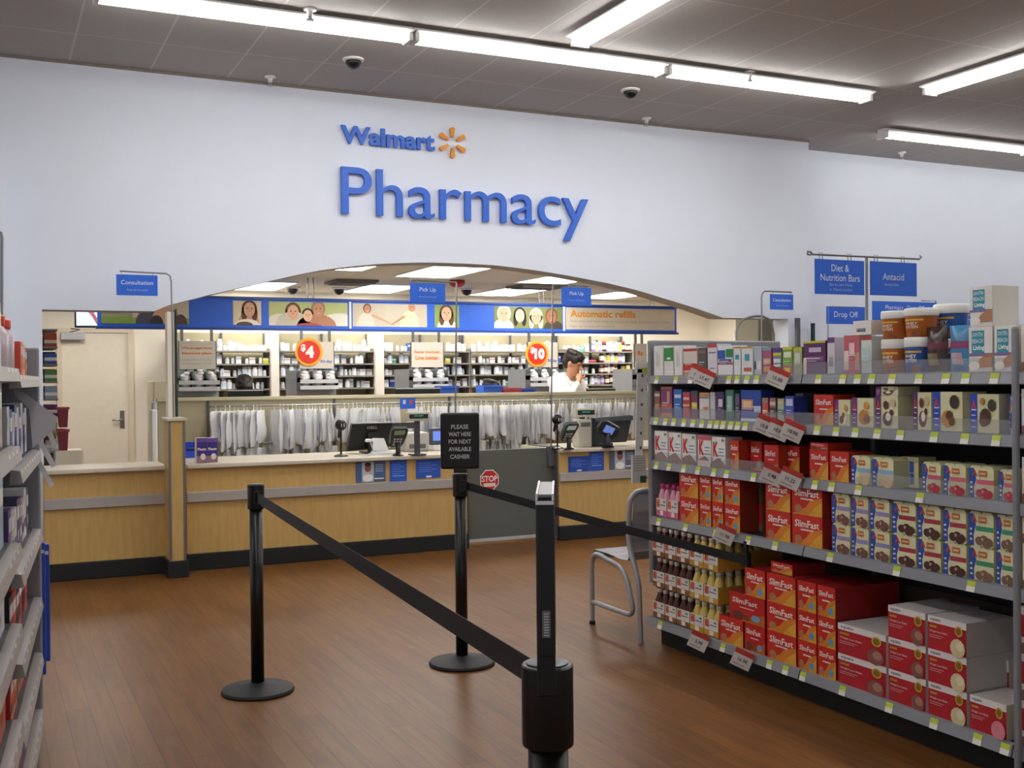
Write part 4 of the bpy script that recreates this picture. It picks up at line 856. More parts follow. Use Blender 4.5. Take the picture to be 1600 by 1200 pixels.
# consultation corner: side stock rack, maroon bins, phone box
a, b = PY(70, 600, 11), PY(90, 600, 11); rx = empty('side_stock_rack', (a.x-.25, 10.9, 0), 'tall stock rack packed with small packages beside the cream door', 'rack')
W = b.x-a.x+.25
MB().box(-.02, 0, 0, .9, 0, 2.2, GREYD).build('side_panel', rx)
ZR = [.9, 1.06, 1.22, 1.38, 1.54, 1.70, 1.86, 2.02]
for z in ZR: MB().box(0, W, 0, .9, z-.015, z, SHM).build('shelf', rx)
MB().box(0, W, 0, .9, 0, .86, GREYD).build('base', rx)
cols = ['#3c3c44', '#4b8a4e', '#b9bcc0', '#3b62b8', '#c8b04a', '#b4502c', '#5a2c5c', '#e2e2e4', '#88a0c0']
for zi, z in enumerate(ZR[:-1]):
    for k in range(3):
        for d in range(3):
            c = cols[(zi*2+k+d*3) % 9]; m = MB(); w_ = W/3-.012; m.box(0, w_, 0, .24, 0, random.uniform(.09, .13), mat(c, .45)); m.quad((0, -.001, .03), (w_, 0, 0), (0, 0, .03), mat('#e8e8ea', .5))
            tag(m.build('stock_package', None, (a.x-.25+.005+k*W/3, 10.92+d*.28, z+.001)), f'small package on the {ORD[zi]} shelf up of the side stock rack', 'package', f'packages on {ORD[zi]} rack shelf')
MAR = mat('#7c1e2e', .4)
for i, (y0, y1) in enumerate(((636, 668), (671, 704))):
    a, b = PY(92, y1, 10.6), PY(107, y0, 10.6); W = b.x-a.x
    t = empty('disposal_bin', (a.x, 10.6, a.z), ('upper' if i == 0 else 'lower')+' maroon disposal bin of two stacked beside the cream door', 'bin')
    MB().prism([(.01, 0, 0), (W-.01, 0, 0), (W, 0, b.z-a.z-.02), (0, 0, b.z-a.z-.02)], (0, .25, 0), MAR).build('body', t); MB().box(-.01, W+.01, -.01, .26, b.z-a.z-.02, b.z-a.z, mat('#9a3040', .4)).build('lid', t)
a = PY(92, 704, 10.6); tag(MB().box(a.x-.03, a.x+.2, 10.58, 10.88, 0, a.z-.002, CREAM).build('low_cabinet'), 'low cream cabinet carrying the maroon disposal bins', 'cabinet')
a, b = PY(240, 620, 11.4), PY(261, 595, 11.4); tag(MB().box(a.x, b.x, 11.4, 11.9, 0, b.z, mat('#d6cdb2', .6), .01).build('narrow_cabinet'), 'narrow cream cabinet standing between the door and the partition', 'cabinet')
a, b = PY(238, 714, 10.2), PY(246, 640, 10.2); tag(MB().box(a.x, b.x, 10.2, 10.4, 0, b.z, WHITE, .01).build('slim_white_cabinet'), 'slim white cabinet at the partition end near the half wall', 'cabinet')
a = PY(241, 640, 10.2); m = MB(); m.lathe([(.02, 0), (.024, .01), (.024, .06), (.01, .07), (.01, .09), (.016, .095)], GREYL, 10); tag(m.build('sanitizer_bottle', None, (a.x+.01, 10.28, b.z+.001)), 'little pump bottle on the slim white cabinet by the half wall', 'bottle')
# ================================================================== STANCHIONS
HH = 1.02
def stanchion(px, py, label, loc=None, r=.032, head=(.04, .90, 1.02), sleeve=None):
    p = PZ(px, py, 0) if loc is None else Vector(loc)
    t = empty('queue_stanchion', (p.x, p.y, 0), label, 'stanchion')
    MB().lathe([(.175, 0), (.178, .008), (.172, .018), (.12, .03), (.05, .04), (.036, .048)], BLACKM, 40).build('base', t)
    MB().lathe([(r, .04), (r, head[1])], BLACK, 28).build('pole', t)
    m = MB(); m.lathe([(head[0], head[1]), (head[0]+.001, head[1]+.004), (head[0]+.001, head[2]-.004), (head[0]-.002, head[2])], BLACK, 32); m.build('belt_head', t)
    MB().lathe([(head[0]-.008, head[2]-.001), (head[0]-.008, head[2]+.002), (head[0]-.012, head[2]+.003)], mat('#55575a', .35, .4), 28).build('cap', t)
    return t, p
BELT = mat('#17181a', .62, noise=.08, nscale=80, name='black_webbing')
def belt(t, p0, p1, z0, z1, sag=0, w=.05, name='belt'):
    p0, p1 = Vector(p0), Vector(p1); n = 24; m = MB(); d = (p1-p0).normalized(); s = Vector((-d.y, d.x, 0))*.0008; vs = []
    for i in range(n+1):
        u = i/n; q = p0.lerp(p1, u); z = z0+(z1-z0)*u-sag*4*u*(1-u)
        for dd in (-1, 1): vs += [Vector((q.x, q.y, z-w/2))+s*dd, Vector((q.x, q.y, z+w/2))+s*dd]
    fs = []
    for i in range(n):
        a = i*4; fs += [(a, a+1, a+5, a+4), (a+3, a+2, a+6, a+7), (a+1, a+3, a+7, a+5), (a+2, a, a+4, a+6)]
    org = Vector(t.location); m.add([v-org for v in vs], fs, BELT); m.build(name, t)
s1, P1 = stanchion(403, 1080, 'black retractable belt stanchion standing alone before the long counter')
s2, P2 = stanchion(722, 1037, 'black stanchion carrying the please wait here sign')
zf = .51*FPX/(1036-590.5); d = ray(855, 1036); P3 = CAMP+d*(zf/1.0); P3.z = 0
s3, P3 = stanchion(0, 0, 'black stanchion closest to the camera with a sign frame seen edge-on', loc=P3, r=.036, head=(.0455, .875, 1.02))
d12 = (P3-P1).normalized(); belt(s1, (P1.x+d12.x*.035, P1.y+d12.y*.035, 0), (P3.x-d12.x*.045, P3.y-d12.y*.045, 0), .958, .985, .0)
PE = PX(1163, 875, 3.40)
dq = (PE-P2); dq.z = 0; dq.normalize(); belt(s2, (P2.x+dq.x*.035, P2.y+dq.y*.035, 0), (PE.x, PE.y, 0), .955, PE.z, .006, .044)
for st in (s1, s2):
    MB().box(-.018, .018, -.049, -.036, .925, .99, BLACKM, .003).build('belt_clip', st)
# waiting sign on stanchion 2, faces the camera
fa = math.atan2(P2.x, P2.y); t = empty('waiting_sign', (P2.x, P2.y, 1.026), 'black framed sign asking customers to wait for the next cashier', 'sign', -fa)
z0 = CAM_H-(733-592)*P2.dot(CF)/FPX-1.026; z1 = CAM_H-(645-592)*P2.dot(CF)/FPX-1.026; hw = .104
m = MB(); m.box(-hw, hw, -.014, .014, z0, z1, BLACK, .012); m.build('sign_frame', t)
m = MB(); m.box(-hw+.016, hw-.016, -.0165, -.0145, z0+.016, z1-.016, BLACKM); H = z1-z0
for i, s in enumerate(['PLEASE', 'WAIT HERE', 'FOR NEXT', 'AVAILABLE', 'CASHIER']): m.text(s, (-.06 if len(s) > 7 else -.052 if i else -.046, -.0175, z1-H*(.285+.132*i)), XA, ZA, .12 if len(s) > 7 else .104 if i else .092, H*.075, mat('#cfcfcf', .5), .01, False)
m.build('sign_face', t)
m = MB(); m.box(-.035, .035, -.012, .012, -.001, z0+.01, BLACK, .004); m.build('neck_bracket', t)
# edge-on sign on stanchion 3
fa = math.atan2(P3.x, P3.y)+R(.8); t = empty('edge_on_sign_frame', (P3.x, P3.y, 1.025), 'tall slim black sign frame with chrome top seen edge-on', 'sign', -fa)
m = MB(); m.box(-.0155, .0155, -.125, .115, .035, .305, BLACK, .004); m.box(-.0155, .0155, -.125, -.048, -.03, .04, BLACK, .003); m.box(-.014, .014, -.03, .03, -.001, .04, BLACK, .003); m.build('frame', t)
m = MB()
for x in (-.0155, .0115): m.box(x, x+.004, -.126, .116, .297, .311, CHROME, .001)
m.box(-.011, .011, -.11, .116, .3, .3085, STEEL); m.box(-.0155, .0155, -.128, -.122, .292, .3, CHROME, .001); m.build('chrome_top', t)
m = MB(); m.box(-.006, .008, -.1265, -.1245, .07, .115, mat('#6f7072', .5)); 
for i in range(9): m.box(-.003, .005, -.1275, -.1264, .073+i*.0045, .075+i*.0045, mat('#c9c9c9', .5))
m.build('small_label', t)

# ================================================================== CHAIR
CH = mat('#a2a2a5', .4, .3, name='grey_metal_tube'); CHS = mat('#adadb0', .4, .3)
X0, X1 = 3.375, 3.93
A0 = PX(927, 978, X0)
t = empty('waiting_chair', (X0, 5.39, 0), 'grey perforated metal waiting chair facing the counter beside the diet shelves', 'chair')
def rnd(path, n=6, rad=.06):
    out = [Vector(path[0])]
    for i in range(1, len(path)-1):
        p, a, b = Vector(path[i]), Vector(path[i-1]), Vector(path[i+1]); da = (a-p).normalized()*min(rad, (a-p).length*.45); db = (b-p).normalized()*min(rad, (b-p).length*.45)
        for k in range(n+1):
            u = k/n; out.append((p+da)*(1-u)**2+p*2*u*(1-u)+(p+db)*u*u)
    out.append(Vector(path[-1])); return out
for sx, nm in ((0, 'side_frame'), (X1-X0, 'side_frame')):
    m = MB(); m.tube(rnd([(sx, .56, 0), (sx, .56, .455), (sx, .17, .40), (sx, .055, .14), (sx, .555, .14)], rad=.1), .0155, CH, 10); m.build(nm, t)
    m = MB(); m.lathe([(.019, 0), (.019, .02), (.015, .025)], BLACKM, 10, c=(sx, .56, 0)); m.build('foot', t)
m = MB(); W = X1-X0
m.tube(rnd([(0, 0, 0), (0, .015, .36), (0, .13, .56), (0, .10, .865), (W, .10, .865), (W, .13, .56), (W, .015, .36), (W, 0, 0)], rad=.09), .016, CH, 10); m.build('back_frame', t)
def mesh_panel(pts, name):   # perforated sheet following a profile in Y-Z
    m = MB(); n = len(pts); nx = 22
    for i in range(n-1):
        a, b = Vector((0, *pts[i])), Vector((0, *pts[i+1])); m.add([a+XA*.02, b+XA*.02, b+XA*(W-.02), a+XA*(W-.02)], [(0, 1, 2, 3)], CHS)
    o = m.build(name, t); s = o.modifiers.new('thick', 'SOLIDIFY'); s.thickness = .004
    pm = CHS.copy(); pm.name = 'perforated_grey_metal'; nt = pm.node_tree; b = nt.nodes['Principled BSDF']; b.inputs['Roughness'].default_value = .5
    tc = nt.nodes.new('ShaderNodeTexCoord'); v = nt.nodes.new('ShaderNodeTexVoronoi'); v.inputs['Scale'].default_value = 95; v.inputs['Randomness'].default_value = 0; nt.links.new(tc.outputs['Object'], v.inputs['Vector'])
    g = nt.nodes.new('ShaderNodeMath'); g.operation = 'GREATER_THAN'; g.inputs[1].default_value = .33; nt.links.new(v.outputs['Distance'], g.inputs[0]); nt.links.new(g.outputs[0], b.inputs['Alpha'])
    o.data.materials.clear(); o.data.materials.append(pm)
mesh_panel([(.575, .40), (.575, .445), (.57, .463), (.4, .462), (.25, .448), (.17, .452)], 'seat')
mesh_panel([(.17, .452), (.14, .5), (.13, .57), (.11, .72), (.10, .86)], 'backrest')

# ================================================================== DIET AISLE SHELVING (faces -X)
XF = 3.42; YF, YM, YN = 5.335, 4.03, 2.855
def zrow(px, py, X): return PX(px, py, X).z
ROWZ = [1.535, 1.302, 1.052, .735, .165]
XB = 3.86
g = empty('aisle_shelving', (XF, YF, 0), 'dark-backed grey store shelving stocked with diet products along the aisle', 'shelving')
def G(mb, name, par=None): return mb.build(name, par or g)
def gb(m, x0, x1, y0, y1, z0, z1, mt, bev=0): return m.box(x0-XF, x1-XF, y0-YF, y1-YF, z0, z1, mt, bev)
PEG = tile_material('brown_pegboard', '#4d4137', '#4d4137', .1, .1, .001); 
nt = PEG.node_tree; b_ = nt.nodes['Principled BSDF']; v = nt.nodes.new('ShaderNodeTexVoronoi'); v.inputs['Scale'].default_value = 40; v.inputs['Randomness'].default_value = 0
tcn = nt.nodes.new('ShaderNodeTexCoord'); nt.links.new(tcn.outputs['Object'], v.inputs['Vector']); gt = nt.nodes.new('ShaderNodeMath'); gt.operation = 'GREATER_THAN'; gt.inputs[1].default_value = .22; nt.links.new(v.outputs['Distance'], gt.inputs[0])
mxn = nt.nodes.new('ShaderNodeMix'); mxn.data_type = 'RGBA'; nt.links.new(gt.outputs[0], mxn.inputs[0]); mxn.inputs[6].default_value = (.01, .008, .006, 1); mxn.inputs[7].default_value = hexc('#54473c'); nt.links.new(mxn.outputs[2], b_.inputs['Base Color'])
BP = mat('#151413', .7)
G(gb(MB(), XB, XB+.03, YN-1.2, YF, .17, .55, PEG), 'pegboard_back')
G(gb(MB(), XB, XB+.03, YN-1.2, YF, .55, 1.60, BP), 'back_panel')
G(gb(MB(), XB+.03, XB+.5, YN-1.2, YF, .05, .15, BLACKM), 'far_side_deck')
G(gb(MB(), XF+.06, XB, YN-1.2, YF, 0, .115, mat('#0e0d0d', .6)), 'kick_plate')
G(gb(MB(), XF-.0, XB+.5, YF+.003, YF+.036, .35, 1.74, GREY, .01), 'end_panel')
G(gb(MB(), XF+.08, XB+.5, YF+.005, YF+.03, 0, .35, mat('#a08a72', .6)), 'end_kick_panel')
for yy in (YM, YN): G(gb(MB(), XB-.02, XB+.0, yy-.015, yy+.015, .1, 1.7, GREYD), 'rear_upright')
G(gb(MB(), XF-.06, XF-.035, YN-.044, YN-.022, .0, 1.70, GREY, .008), 'divider_upright')
G(gb(MB(), PE.x, PE.x+.03, PE.y-.02, PE.y+.02, PE.z-.035, PE.z+.035, BLACKM, .004), 'belt_receiver')
G(gb(MB(), PE.x+.004, PE.x+.02, PE.y-.012, PE.y+.012, PE.z+.03, ROWZ[3]-.03, BLACKM), 'receiver_bracket')
TAGY = mat('#c3d23c', .5, name='yellow_tag'); TAGW = mat('#e9ebdf', .5); LIP = mat('#8a8c92', .35, .2, name='grey_price_channel')
TAGS = [[1022, 1052, 1075, 1085, 1135, 1148, 1163, 1178, 1247, 1275, 1313, 1336, 1358, 1390, 1432, 1474, 1505, 1550],
        [1020, 1035, 1048, 1064, 1078, 1092, 1105, 1115, 1125, 1137, 1148, 1160, 1178, 1272, 1302, 1332, 1366, 1402, 1455, 1503, 1552],
        [1020, 1040, 1063, 1085, 1110, 1130, 1172, 1268, 1294, 1336, 1432],
        [1023, 1065, 1112, 1163, 1205, 1291, 1395, 1511],
        [1027, 1081, 1125, 1198, 1223, 1250, 1312, 1385, 1455, 1523, 1566]]
for ri, z in enumerate(ROWZ):
    xf = XF-(.03 if ri == 4 else 0); off = 0
    for bi, (ya, yb) in enumerate(((YM+.004, YF-.004), (YN+.004, YM-.004), (YN-1.2, YN-.004))):
        s = MB(); gb(s, xf+.012, XB-.003, ya, yb, z-.028, z-.002, mat('#26262a', .5)); sh = G(s, 'shelf')
        l = MB(); l.prism([(xf+.014-XF, ya-YF, z+.004), (xf-.002-XF, ya-YF, z-.002), (xf-.014-XF, ya-YF, z-.043), (xf+.0-XF, ya-YF, z-.048)], (0, yb-ya, 0), LIP); G(l, 'price_channel', sh)
        for px in TAGS[ri]:
            y = PX(px+4, 600+(px-1000)*.1, xf-.01).y if ri < 4 else PX(px+4, 965+(px-1020)*.39, xf-.01).y
            if ya+.01 < y < yb-.02:
                nx = .017; q = MB(); w_ = .02
                def pt(yy, u): return (xf-.0035-.012*(1-u)-XF-.0006, yy-YF, z-.043+.041*u)
                q.add([pt(y+w_, .0), pt(y-w_, .0), pt(y-w_, .5), pt(y+w_, .5)], [(0, 1, 2, 3)], TAGW); q.add([pt(y+w_, .5), pt(y-w_, .5), pt(y-w_, .98), pt(y+w_, .98)], [(0, 1, 2, 3)], TAGY); G(q, 'price_tag', sh)
CLR = mat('#c8ccd2', .08, alpha=.16, noise=0, name='clear_acrylic')
for ri, ya, yb in ((0, YN+.02, YM+.15), (1, YN+.02, YM+.3), (1, YM+.32, YF-.02), (2, YN+.02, YM-.35), (2, YM+.3, YF-.03)):
    G(gb(MB(), XF+.006, XF+.009, ya, yb, ROWZ[ri], ROWZ[ri]+.055, CLR), 'clear_front_guard')

# ---- product prints
_cache = {}
class D:   # prints on the front of a w x d x h pack
    def __init__(s, w, h): s.m = MB(); s.w, s.h, s.l = w, h, 0
    def P(s, u, v): return Vector(((u-.5)*s.w, -.0008-.0005*s.l, v*s.h))
    def rect(s, a, b, c, d, col): s.l += 1; s.m.add([s.P(a, b), s.P(c, b), s.P(c, d), s.P(a, d)], [(0, 1, 2, 3)], mat(col, .42)); return s
    def poly(s, pts, col): s.l += 1; s.m.add([s.P(*q) for q in pts], [tuple(range(len(pts)))], mat(col, .42)); return s
    def ell(s, u, v, ru, rv, col): s.l += 1; s.m.ell(s.P(u, v), (ru*s.w, 0, 0), (0, 0, rv*s.h), mat(col, .42), 12); return s
    def txt(s, t, a, b, c, d, col, bold=.02): s.l += 1; s.m.text(t, s.P(a, b), XA, ZA, (c-a)*s.w, (d-b)*s.h, mat(col, .42), bold, False, res=1); return s
def dz_slim(q, w, h, tall):
    q.rect(0, 0, 1, 1, '#c9281c'); q.poly([(.0, 0), (1, 0), (1, .62), (.62, .5), (.45, .25)], '#d9822a'); q.poly([(.55, 0), (1, 0), (1, .5), (.78, .3)], '#dfa63a')
    q.txt('SlimFast', .1, .66 if tall else .6, .9, .84, '#f4ece4'); q.rect(.3, .5, .72, .55, '#e8dcd0'); q.ell(.22, .2, .13, .14, '#b07a55'); q.rect(.4, .1, .8, .13, '#c9962c')
def dz_slimb(q, w, h, tall): dz_slim(q, w, h, tall); q.ell(.76, .22, .13, .12, '#5f9fd0')
def dz_slimd(q, w, h, tall):
    q.rect(0, 0, 1, 1, '#bf1f1e'); q.poly([(.3, 0), (1, 0), (1, .4), (.7, .3)], '#c4671f'); q.txt('SlimFast', .08, .62, .8, .82, '#eadfd8'); q.rect(.3, .48, .7, .52, '#e0c0b8'); q.ell(.25, .2, .16, .15, '#6b3a26'); q.ell(.5, .15, .1, .1, '#8a4a2a'); q.ell(.76, .22, .12, .12, '#6fa3cc')
def dz_atk(strip, prod):
    def f(q, w, h, tall):
        q.rect(0, 0, 1, 1, '#dcd9ae'); q.rect(0, 0, .26, 1, strip); q.poly([(.04, .62), (.13, .86), (.22, .62), (.17, .62), (.13, .74), (.09, .62)], '#c8382c'); q.rect(.05, .58, .22, .61, '#f0ece0')
        for v in (.44, .3, .14): q.rect(.06, v, .2, v+.03, '#c0c4e0')
        for (u, v, r, c) in prod: q.ell(u, v, r, r*1.1, c)
    return f
dz_bar1 = dz_atk('#6b2a80', [(.6, .3, .22, '#e8dcc0'), (.5, .25, .14, '#5a3826'), (.75, .7, .12, '#d8a860'), (.62, .42, .1, '#8c5a34')])
dz_bar2 = dz_atk('#6b2a80', [(.58, .35, .24, '#c98a3c'), (.7, .3, .14, '#8a5228'), (.7, .75, .12, '#d89a3c')])
dz_bar3 = dz_atk('#5c2468', [(.55, .3, .2, '#6a4438'), (.6, .36, .12, '#e9e2d4'), (.5, .72, .12, '#5a3a28'), (.8, .78, .12, '#c8b890'), (.75, .5, .08, '#4a2c20')])
dz_bar4 = dz_atk('#2147b4', [(.5, .32, .2, '#c08a34'), (.58, .4, .12, '#5a3420'), (.75, .75, .16, '#3c2a20'), (.66, .26, .1, '#7a4c22')])
dz_bar5 = dz_atk('#2147b4', [(.55, .42, .2, '#4c3020'), (.48, .32, .14, '#6a4226'), (.78, .72, .14, '#3e3a28'), (.45, .82, .08, '#b8803c')])
def dz_shake(band, blob):
    def f(q, w, h, tall):
        q.rect(.0, .0, 1, .93, '#e2dfb4'); q.poly([(0, 0), (.22, 0), (.2, .3), (.3, .6), (.2, .93), (0, .93)], '#2a50a8'); q.rect(.3, .44, 1, .58, band)
        q.poly([(.12, .68), (.24, .9), (.36, .68), (.3, .68), (.24, .78), (.18, .68)], '#c8402c'); q.rect(.4, .68, .74, .86, '#c06a34'); q.rect(.44, .74, .7, .8, '#e2c090')
        for v in (.15, .3, .45): q.rect(.07, v, .17, v+.06, '#d0daf0')
        for (u, v, r) in ((.45, .16, .16), (.65, .2, .17), (.85, .15, .15), (.75, .08, .15)): q.ell(u, v, r, r*.8, blob)
        q.ell(.6, .22, .05, .05, '#c9a08c')
    return f
dz_shp = dz_shake('#9a92c8', '#7c5248'); dz_shm = dz_shake('#a8384a', '#4e3028'); dz_shg = dz_shake('#3f9a70', '#7c6250'); dz_shr = dz_shake('#d2687a', '#b83a48'); dz_shb = dz_shake('#8fb8dc', '#cdb995')
def dz_k(q, w, h, tall): q.rect(0, 0, 1, 1, '#ece8e4'); q.poly([(0, .0), (1, 0), (1, .12), (.55, .34), (.0, .2)], '#8a6455'); q.txt('K', .08, .36, .46, .84, '#c02c2c', .05); q.rect(.52, .6, .92, .64, '#6fa3c4'); q.rect(.52, .5, .88, .53, '#7d94b4'); q.rect(.45, .4, .95, .42, '#3b4d8c'); q.ell(.85, .9, .1, .05, '#6f8c6a')
def dz_kp(q, w, h, tall): dz_k(q, w, h, tall); q.rect(0, .86, 1, 1, '#c9566a'); q.rect(0, 0, 1, .2, '#d8c3c0')
def dz_eq(q, w, h, tall):
    q.rect(0, 0, 1, 1, '#b3202c'); q.rect(0, .8, 1, 1, '#e6e2e0'); q.txt('equate', .06, .83, .34, .95, '#3b4670'); q.rect(.05, .66, .24, .72, '#c79a2c'); q.txt('Weight Loss Shake', .05, .5, .52, .58, '#e9cfd0'); q.rect(.05, .42, .42, .44, '#d8a4a8'); q.rect(.05, .36, .36, .38, '#d8a4a8'); q.ell(.82, .72, .1, .16, '#caa83c'); q.ell(.82, .72, .07, .11, '#8a6a20'); q.ell(.8, .22, .17, .26, '#8a5a50'); q.ell(.84, .28, .1, .14, '#b08070')
def dz_eqv(q, w, h, tall): dz_eq(q, w, h, tall); q.ell(.8, .22, .19, .28, '#d8cda0'); q.ell(.86, .3, .1, .14, '#e8e0c0')
def dz_eqs(q, w, h, tall): dz_eq(q, w, h, tall); q.ell(.8, .22, .19, .28, '#e08a98')
def dz_sb(q, w, h, tall): q.rect(0, 0, 1, 1, '#e9e6e0'); q.rect(.12, .42, .66, .92, '#2f98ac'); q.txt('SOUTH', .16, .78, .6, .88, '#dff0f2'); q.txt('BEACH', .16, .64, .62, .74, '#dff0f2'); q.txt('Living', .2, .46, .68, .6, '#ffffff', .03); q.rect(0, .36, 1, .42, '#8a6ea8'); q.poly([(.3, .1), (1, .12), (1, .42), (.8, .4), (.5, .3)], '#b9835c'); q.ell(.25, .14, .24, .1, '#f3efe8')
def strips(base, *bands):
    def f(q, w, h, tall):
        q.rect(0, 0, 1, 1, base)
        for (a, b, c, d, col) in bands: q.rect(a, b, c, d, col)
        q.rect(.15, .46, .75, .49, '#d8d8d8'); q.rect(.15, .38, .6, .4, '#c8c8c8')
    return f
def pack(fn, w, h, d, side, key):
    k = (key, round(w, 4), round(h, 4), round(d, 3))
    if k in _cache: return _cache[k]
    q = D(w, h); q.m.box(-w/2, w/2, 0, d, 0, h, mat(side, .45)); fn(q, w, h, h > w); _cache[k] = q.m.mesh('pack'); return _cache[k]
def carton(fn, w, h, d, side, key):     # shake carton with shoulders and a centre split
    k = (key, 'c', round(w, 4), round(h, 4))
    if k in _cache: return _cache[k]
    q = D(w, h); e = w*.1; prof = [(-w/2, 0), (w/2, 0), (w/2, h*.9), (w/2-e, h), (e*.5, h), (0, h*.93), (-e*.5, h), (-w/2+e, h), (-w/2, h*.9)]
    q.m.prism([(x, 0, z) for x, z in prof], (0, d, 0), mat(side, .45)); fn(q, w, h, True); q.l += 2; q.m.add([q.P(.49, .55), q.P(.51, .55), q.P(.51, .92), q.P(.49, .92)], [(0, 1, 2, 3)], mat('#a8a67c', .5)); _cache[k] = q.m.mesh('carton'); return _cache[k]
RZ = R(-90)
def put(me, name, y, z, x, label, cat, group=None, rz=RZ):
    o = bpy.data.objects.new(name, me); COL.objects.link(o); o.location = (x, y, z+.0006); o.rotation_euler.z = rz; return tag(o, label, cat, group)
def span(px0, px1, py, X): a = PX(px0, py, X).y; b = PX(px1, py, X).y; return (a+b)/2, abs(a-b)-.004
SLN = ['top shelf', 'second shelf', 'third shelf', 'fourth shelf', 'bottom shelf']
BASEY = [lambda x: 584, lambda x: 649+.041*(x-1020), lambda x: 713+.1*(x-1020), lambda x: 801+.198*(x-1020), lambda x: 962+.39*(x-1020)]
def item(ri, px0, px1, ytop, fn, side, key, name, label, cat='box', depth=.12, kind='pack', group=None, back=0, ztop=None, zbase=None, ybase=None, dx=.012, tier=None):
    xf = XF-(.03 if ri == 4 else 0)+dx; mx = (px0+px1)/2; yb = BASEY[ri](mx) if ybase is None else ybase
    y, w_ = span(px0, px1, yb if tier is None else yb, xf)
    zb = ROWZ[ri] if zbase is None else zbase
    if ztop is None: h = PX(mx, ytop, xf).z-PX(mx, yb, xf).z
    else: h = ztop-zb
    me = (pack if kind == 'pack' else carton)(fn, w_, h, depth, side, key)
    o = put(me, name, y, zb, xf, label+' on the '+SLN[ri] if ' on ' not in label else label, cat, group)
    for k in range(back): put(me, name, y, zb, xf+(depth+.004)*(k+1), label+f' on the {SLN[ri]}, behind its twin', cat, (group or label)+' behind')
    return o, zb+h
# top shelf
W_ = '#e6e4e0'
T1 = [(1022, 1037, 537, strips(W_, (.3, .3, .4, .8, '#b8b8b8'), (.5, .3, .6, .7, '#c0c0c0')), W_, 'slim white diet pill box at the far end'),
 (1038, 1053, 538, strips(W_, (0, .5, 1, .95, '#2f8c3c'), (.3, .55, .7, .62, '#e8f0e0')), W_, 'white diet pill box with green upper panel'),
 (1054, 1067, 537, strips(W_, (.3, .3, .4, .8, '#b8b8b8'), (.5, .3, .6, .7, '#c0c0c0')), W_, 'slim white diet pill box between green and red ones'),
 (1068, 1090, 540, strips('#dcd2ca', (0, .86, 1, .95, '#b03028'), (0, .18, 1, .42, '#c22a26'), (0, 0, 1, .14, '#c58a78')), '#d8cfc8', 'cream and red diet supplement box'),
 (1091, 1105, 541, strips('#57504c', (.1, .2, .9, .5, '#3c5a48'), (.1, .8, .9, .9, '#8a6a60')), '#4a4644', 'dark charcoal and green supplement box'),
 (1106, 1121, 535, strips('#dedbe2', (0, .88, 1, 1, '#b83c44'), (.1, .7, .9, .74, '#7a6aa0'), (.2, .2, .8, .24, '#8a88b0')), '#d8d6dc', 'white supplement box with red top flap'),
 (1122, 1146, 538, strips('#e2e4e8', (.0, .55, .5, .85, '#2456b4'), (.55, .6, 1, .88, '#2f8a48'), (0, .36, 1, .42, '#b8323c'), (.1, .44, .9, .54, '#3c4a9a')), '#dfe0e4', 'white box with blue and green squares'),
 (1147, 1158, 540, strips('#e3e8ea', (.2, .55, .8, .72, '#3f9cb8'), (0, .94, 1, 1, '#c8a030')), '#dfe4e6', 'narrow white box with small teal mark'),
 (1159, 1177, 540, strips('#e6e9ea', (.28, .5, .72, .74, '#4aa4b8'), (.2, .12, .9, .26, '#c9604c'), (0, .94, 1, 1, '#d0a030')), '#e0e4e6', 'white box with teal diamond and red fruit'),
 (1179, 1191, 541, strips('#b8c2cc', (.3, .2, .9, .5, '#e0e0e6'), (0, .2, .25, .5, '#2a3050')), '#b0bac4', 'pale blue supplement box'),
 (1192, 1206, 542, strips('#b05a80', (.1, .4, .9, .6, '#e0c0a0'), (.1, .1, .9, .3, '#c9a070'), (0, .9, 1, 1, '#7fb8b8')), '#98506c', 'pink and tan supplement box'),
 (1208, 1222, 543, strips('#7c8590', (0, .85, 1, 1, '#4a3a8c'), (0, .72, 1, .82, '#c8c03c'), (.1, .3, .9, .6, '#e6e8ea'), (0, .4, 1, .44, '#2a5a78')), '#6c7480', 'grey box with violet cap band and yellow stripe'),
 (1223, 1239, 541, strips('#7cac3c', (0, .9, 1, 1, '#d2c83a'), (.15, .62, .9, .82, '#e4e8d8'), (0, 0, 1, .3, '#d8502c'), (.2, .05, .8, .24, '#e0c03c')), '#8cb44c', 'lime green box with orange-red base'),
 (1240, 1254, 542, strips('#a8b088', (0, .88, 1, 1, '#c4c03c'), (.2, .4, .8, .8, '#d8dcc8')), '#6f8a3c', 'olive green supplement box'),
 (1256, 1291, 532, strips('#5c2a5e', (0, .93, 1, 1, '#cfc83a'), (.25, .66, .8, .8, '#c8b8d0'), (.1, .4, .9, .52, '#8a5a8c'), (0, 0, .14, .5, '#d8c8c0')), '#3c1c44', 'broad purple diet kit box with yellow top'),
 (1293, 1305, 527, strips('#d8d4dc', (0, .85, 1, 1, '#6a3a78'), (.2, .2, .8, .5, '#9a98a8')), '#c0bcc8', 'tall pale box beside the purple kit'),
 (1319, 1344, 524, strips('#c8606c', (0, .1, .3, .6, '#e8d8c8'), (.72, .1, 1, .55, '#c89a80'), (.35, .5, .7, .8, '#f0d0d4')), '#d8c8c4', 'pink slimming box with two figures'),
 (1346, 1363, 526, strips('#d3e0de', (0, .9, 1, 1, '#b83c34'), (.1, .3, .9, .7, '#b4d2ce')), '#d0d8d6', 'pale aqua box beside the stacked tubs')]
for (a, b, yt, fn, side, lab) in T1: item(0, a, b, yt, fn, side, lab, 'diet_pill_box', lab, depth=.09)
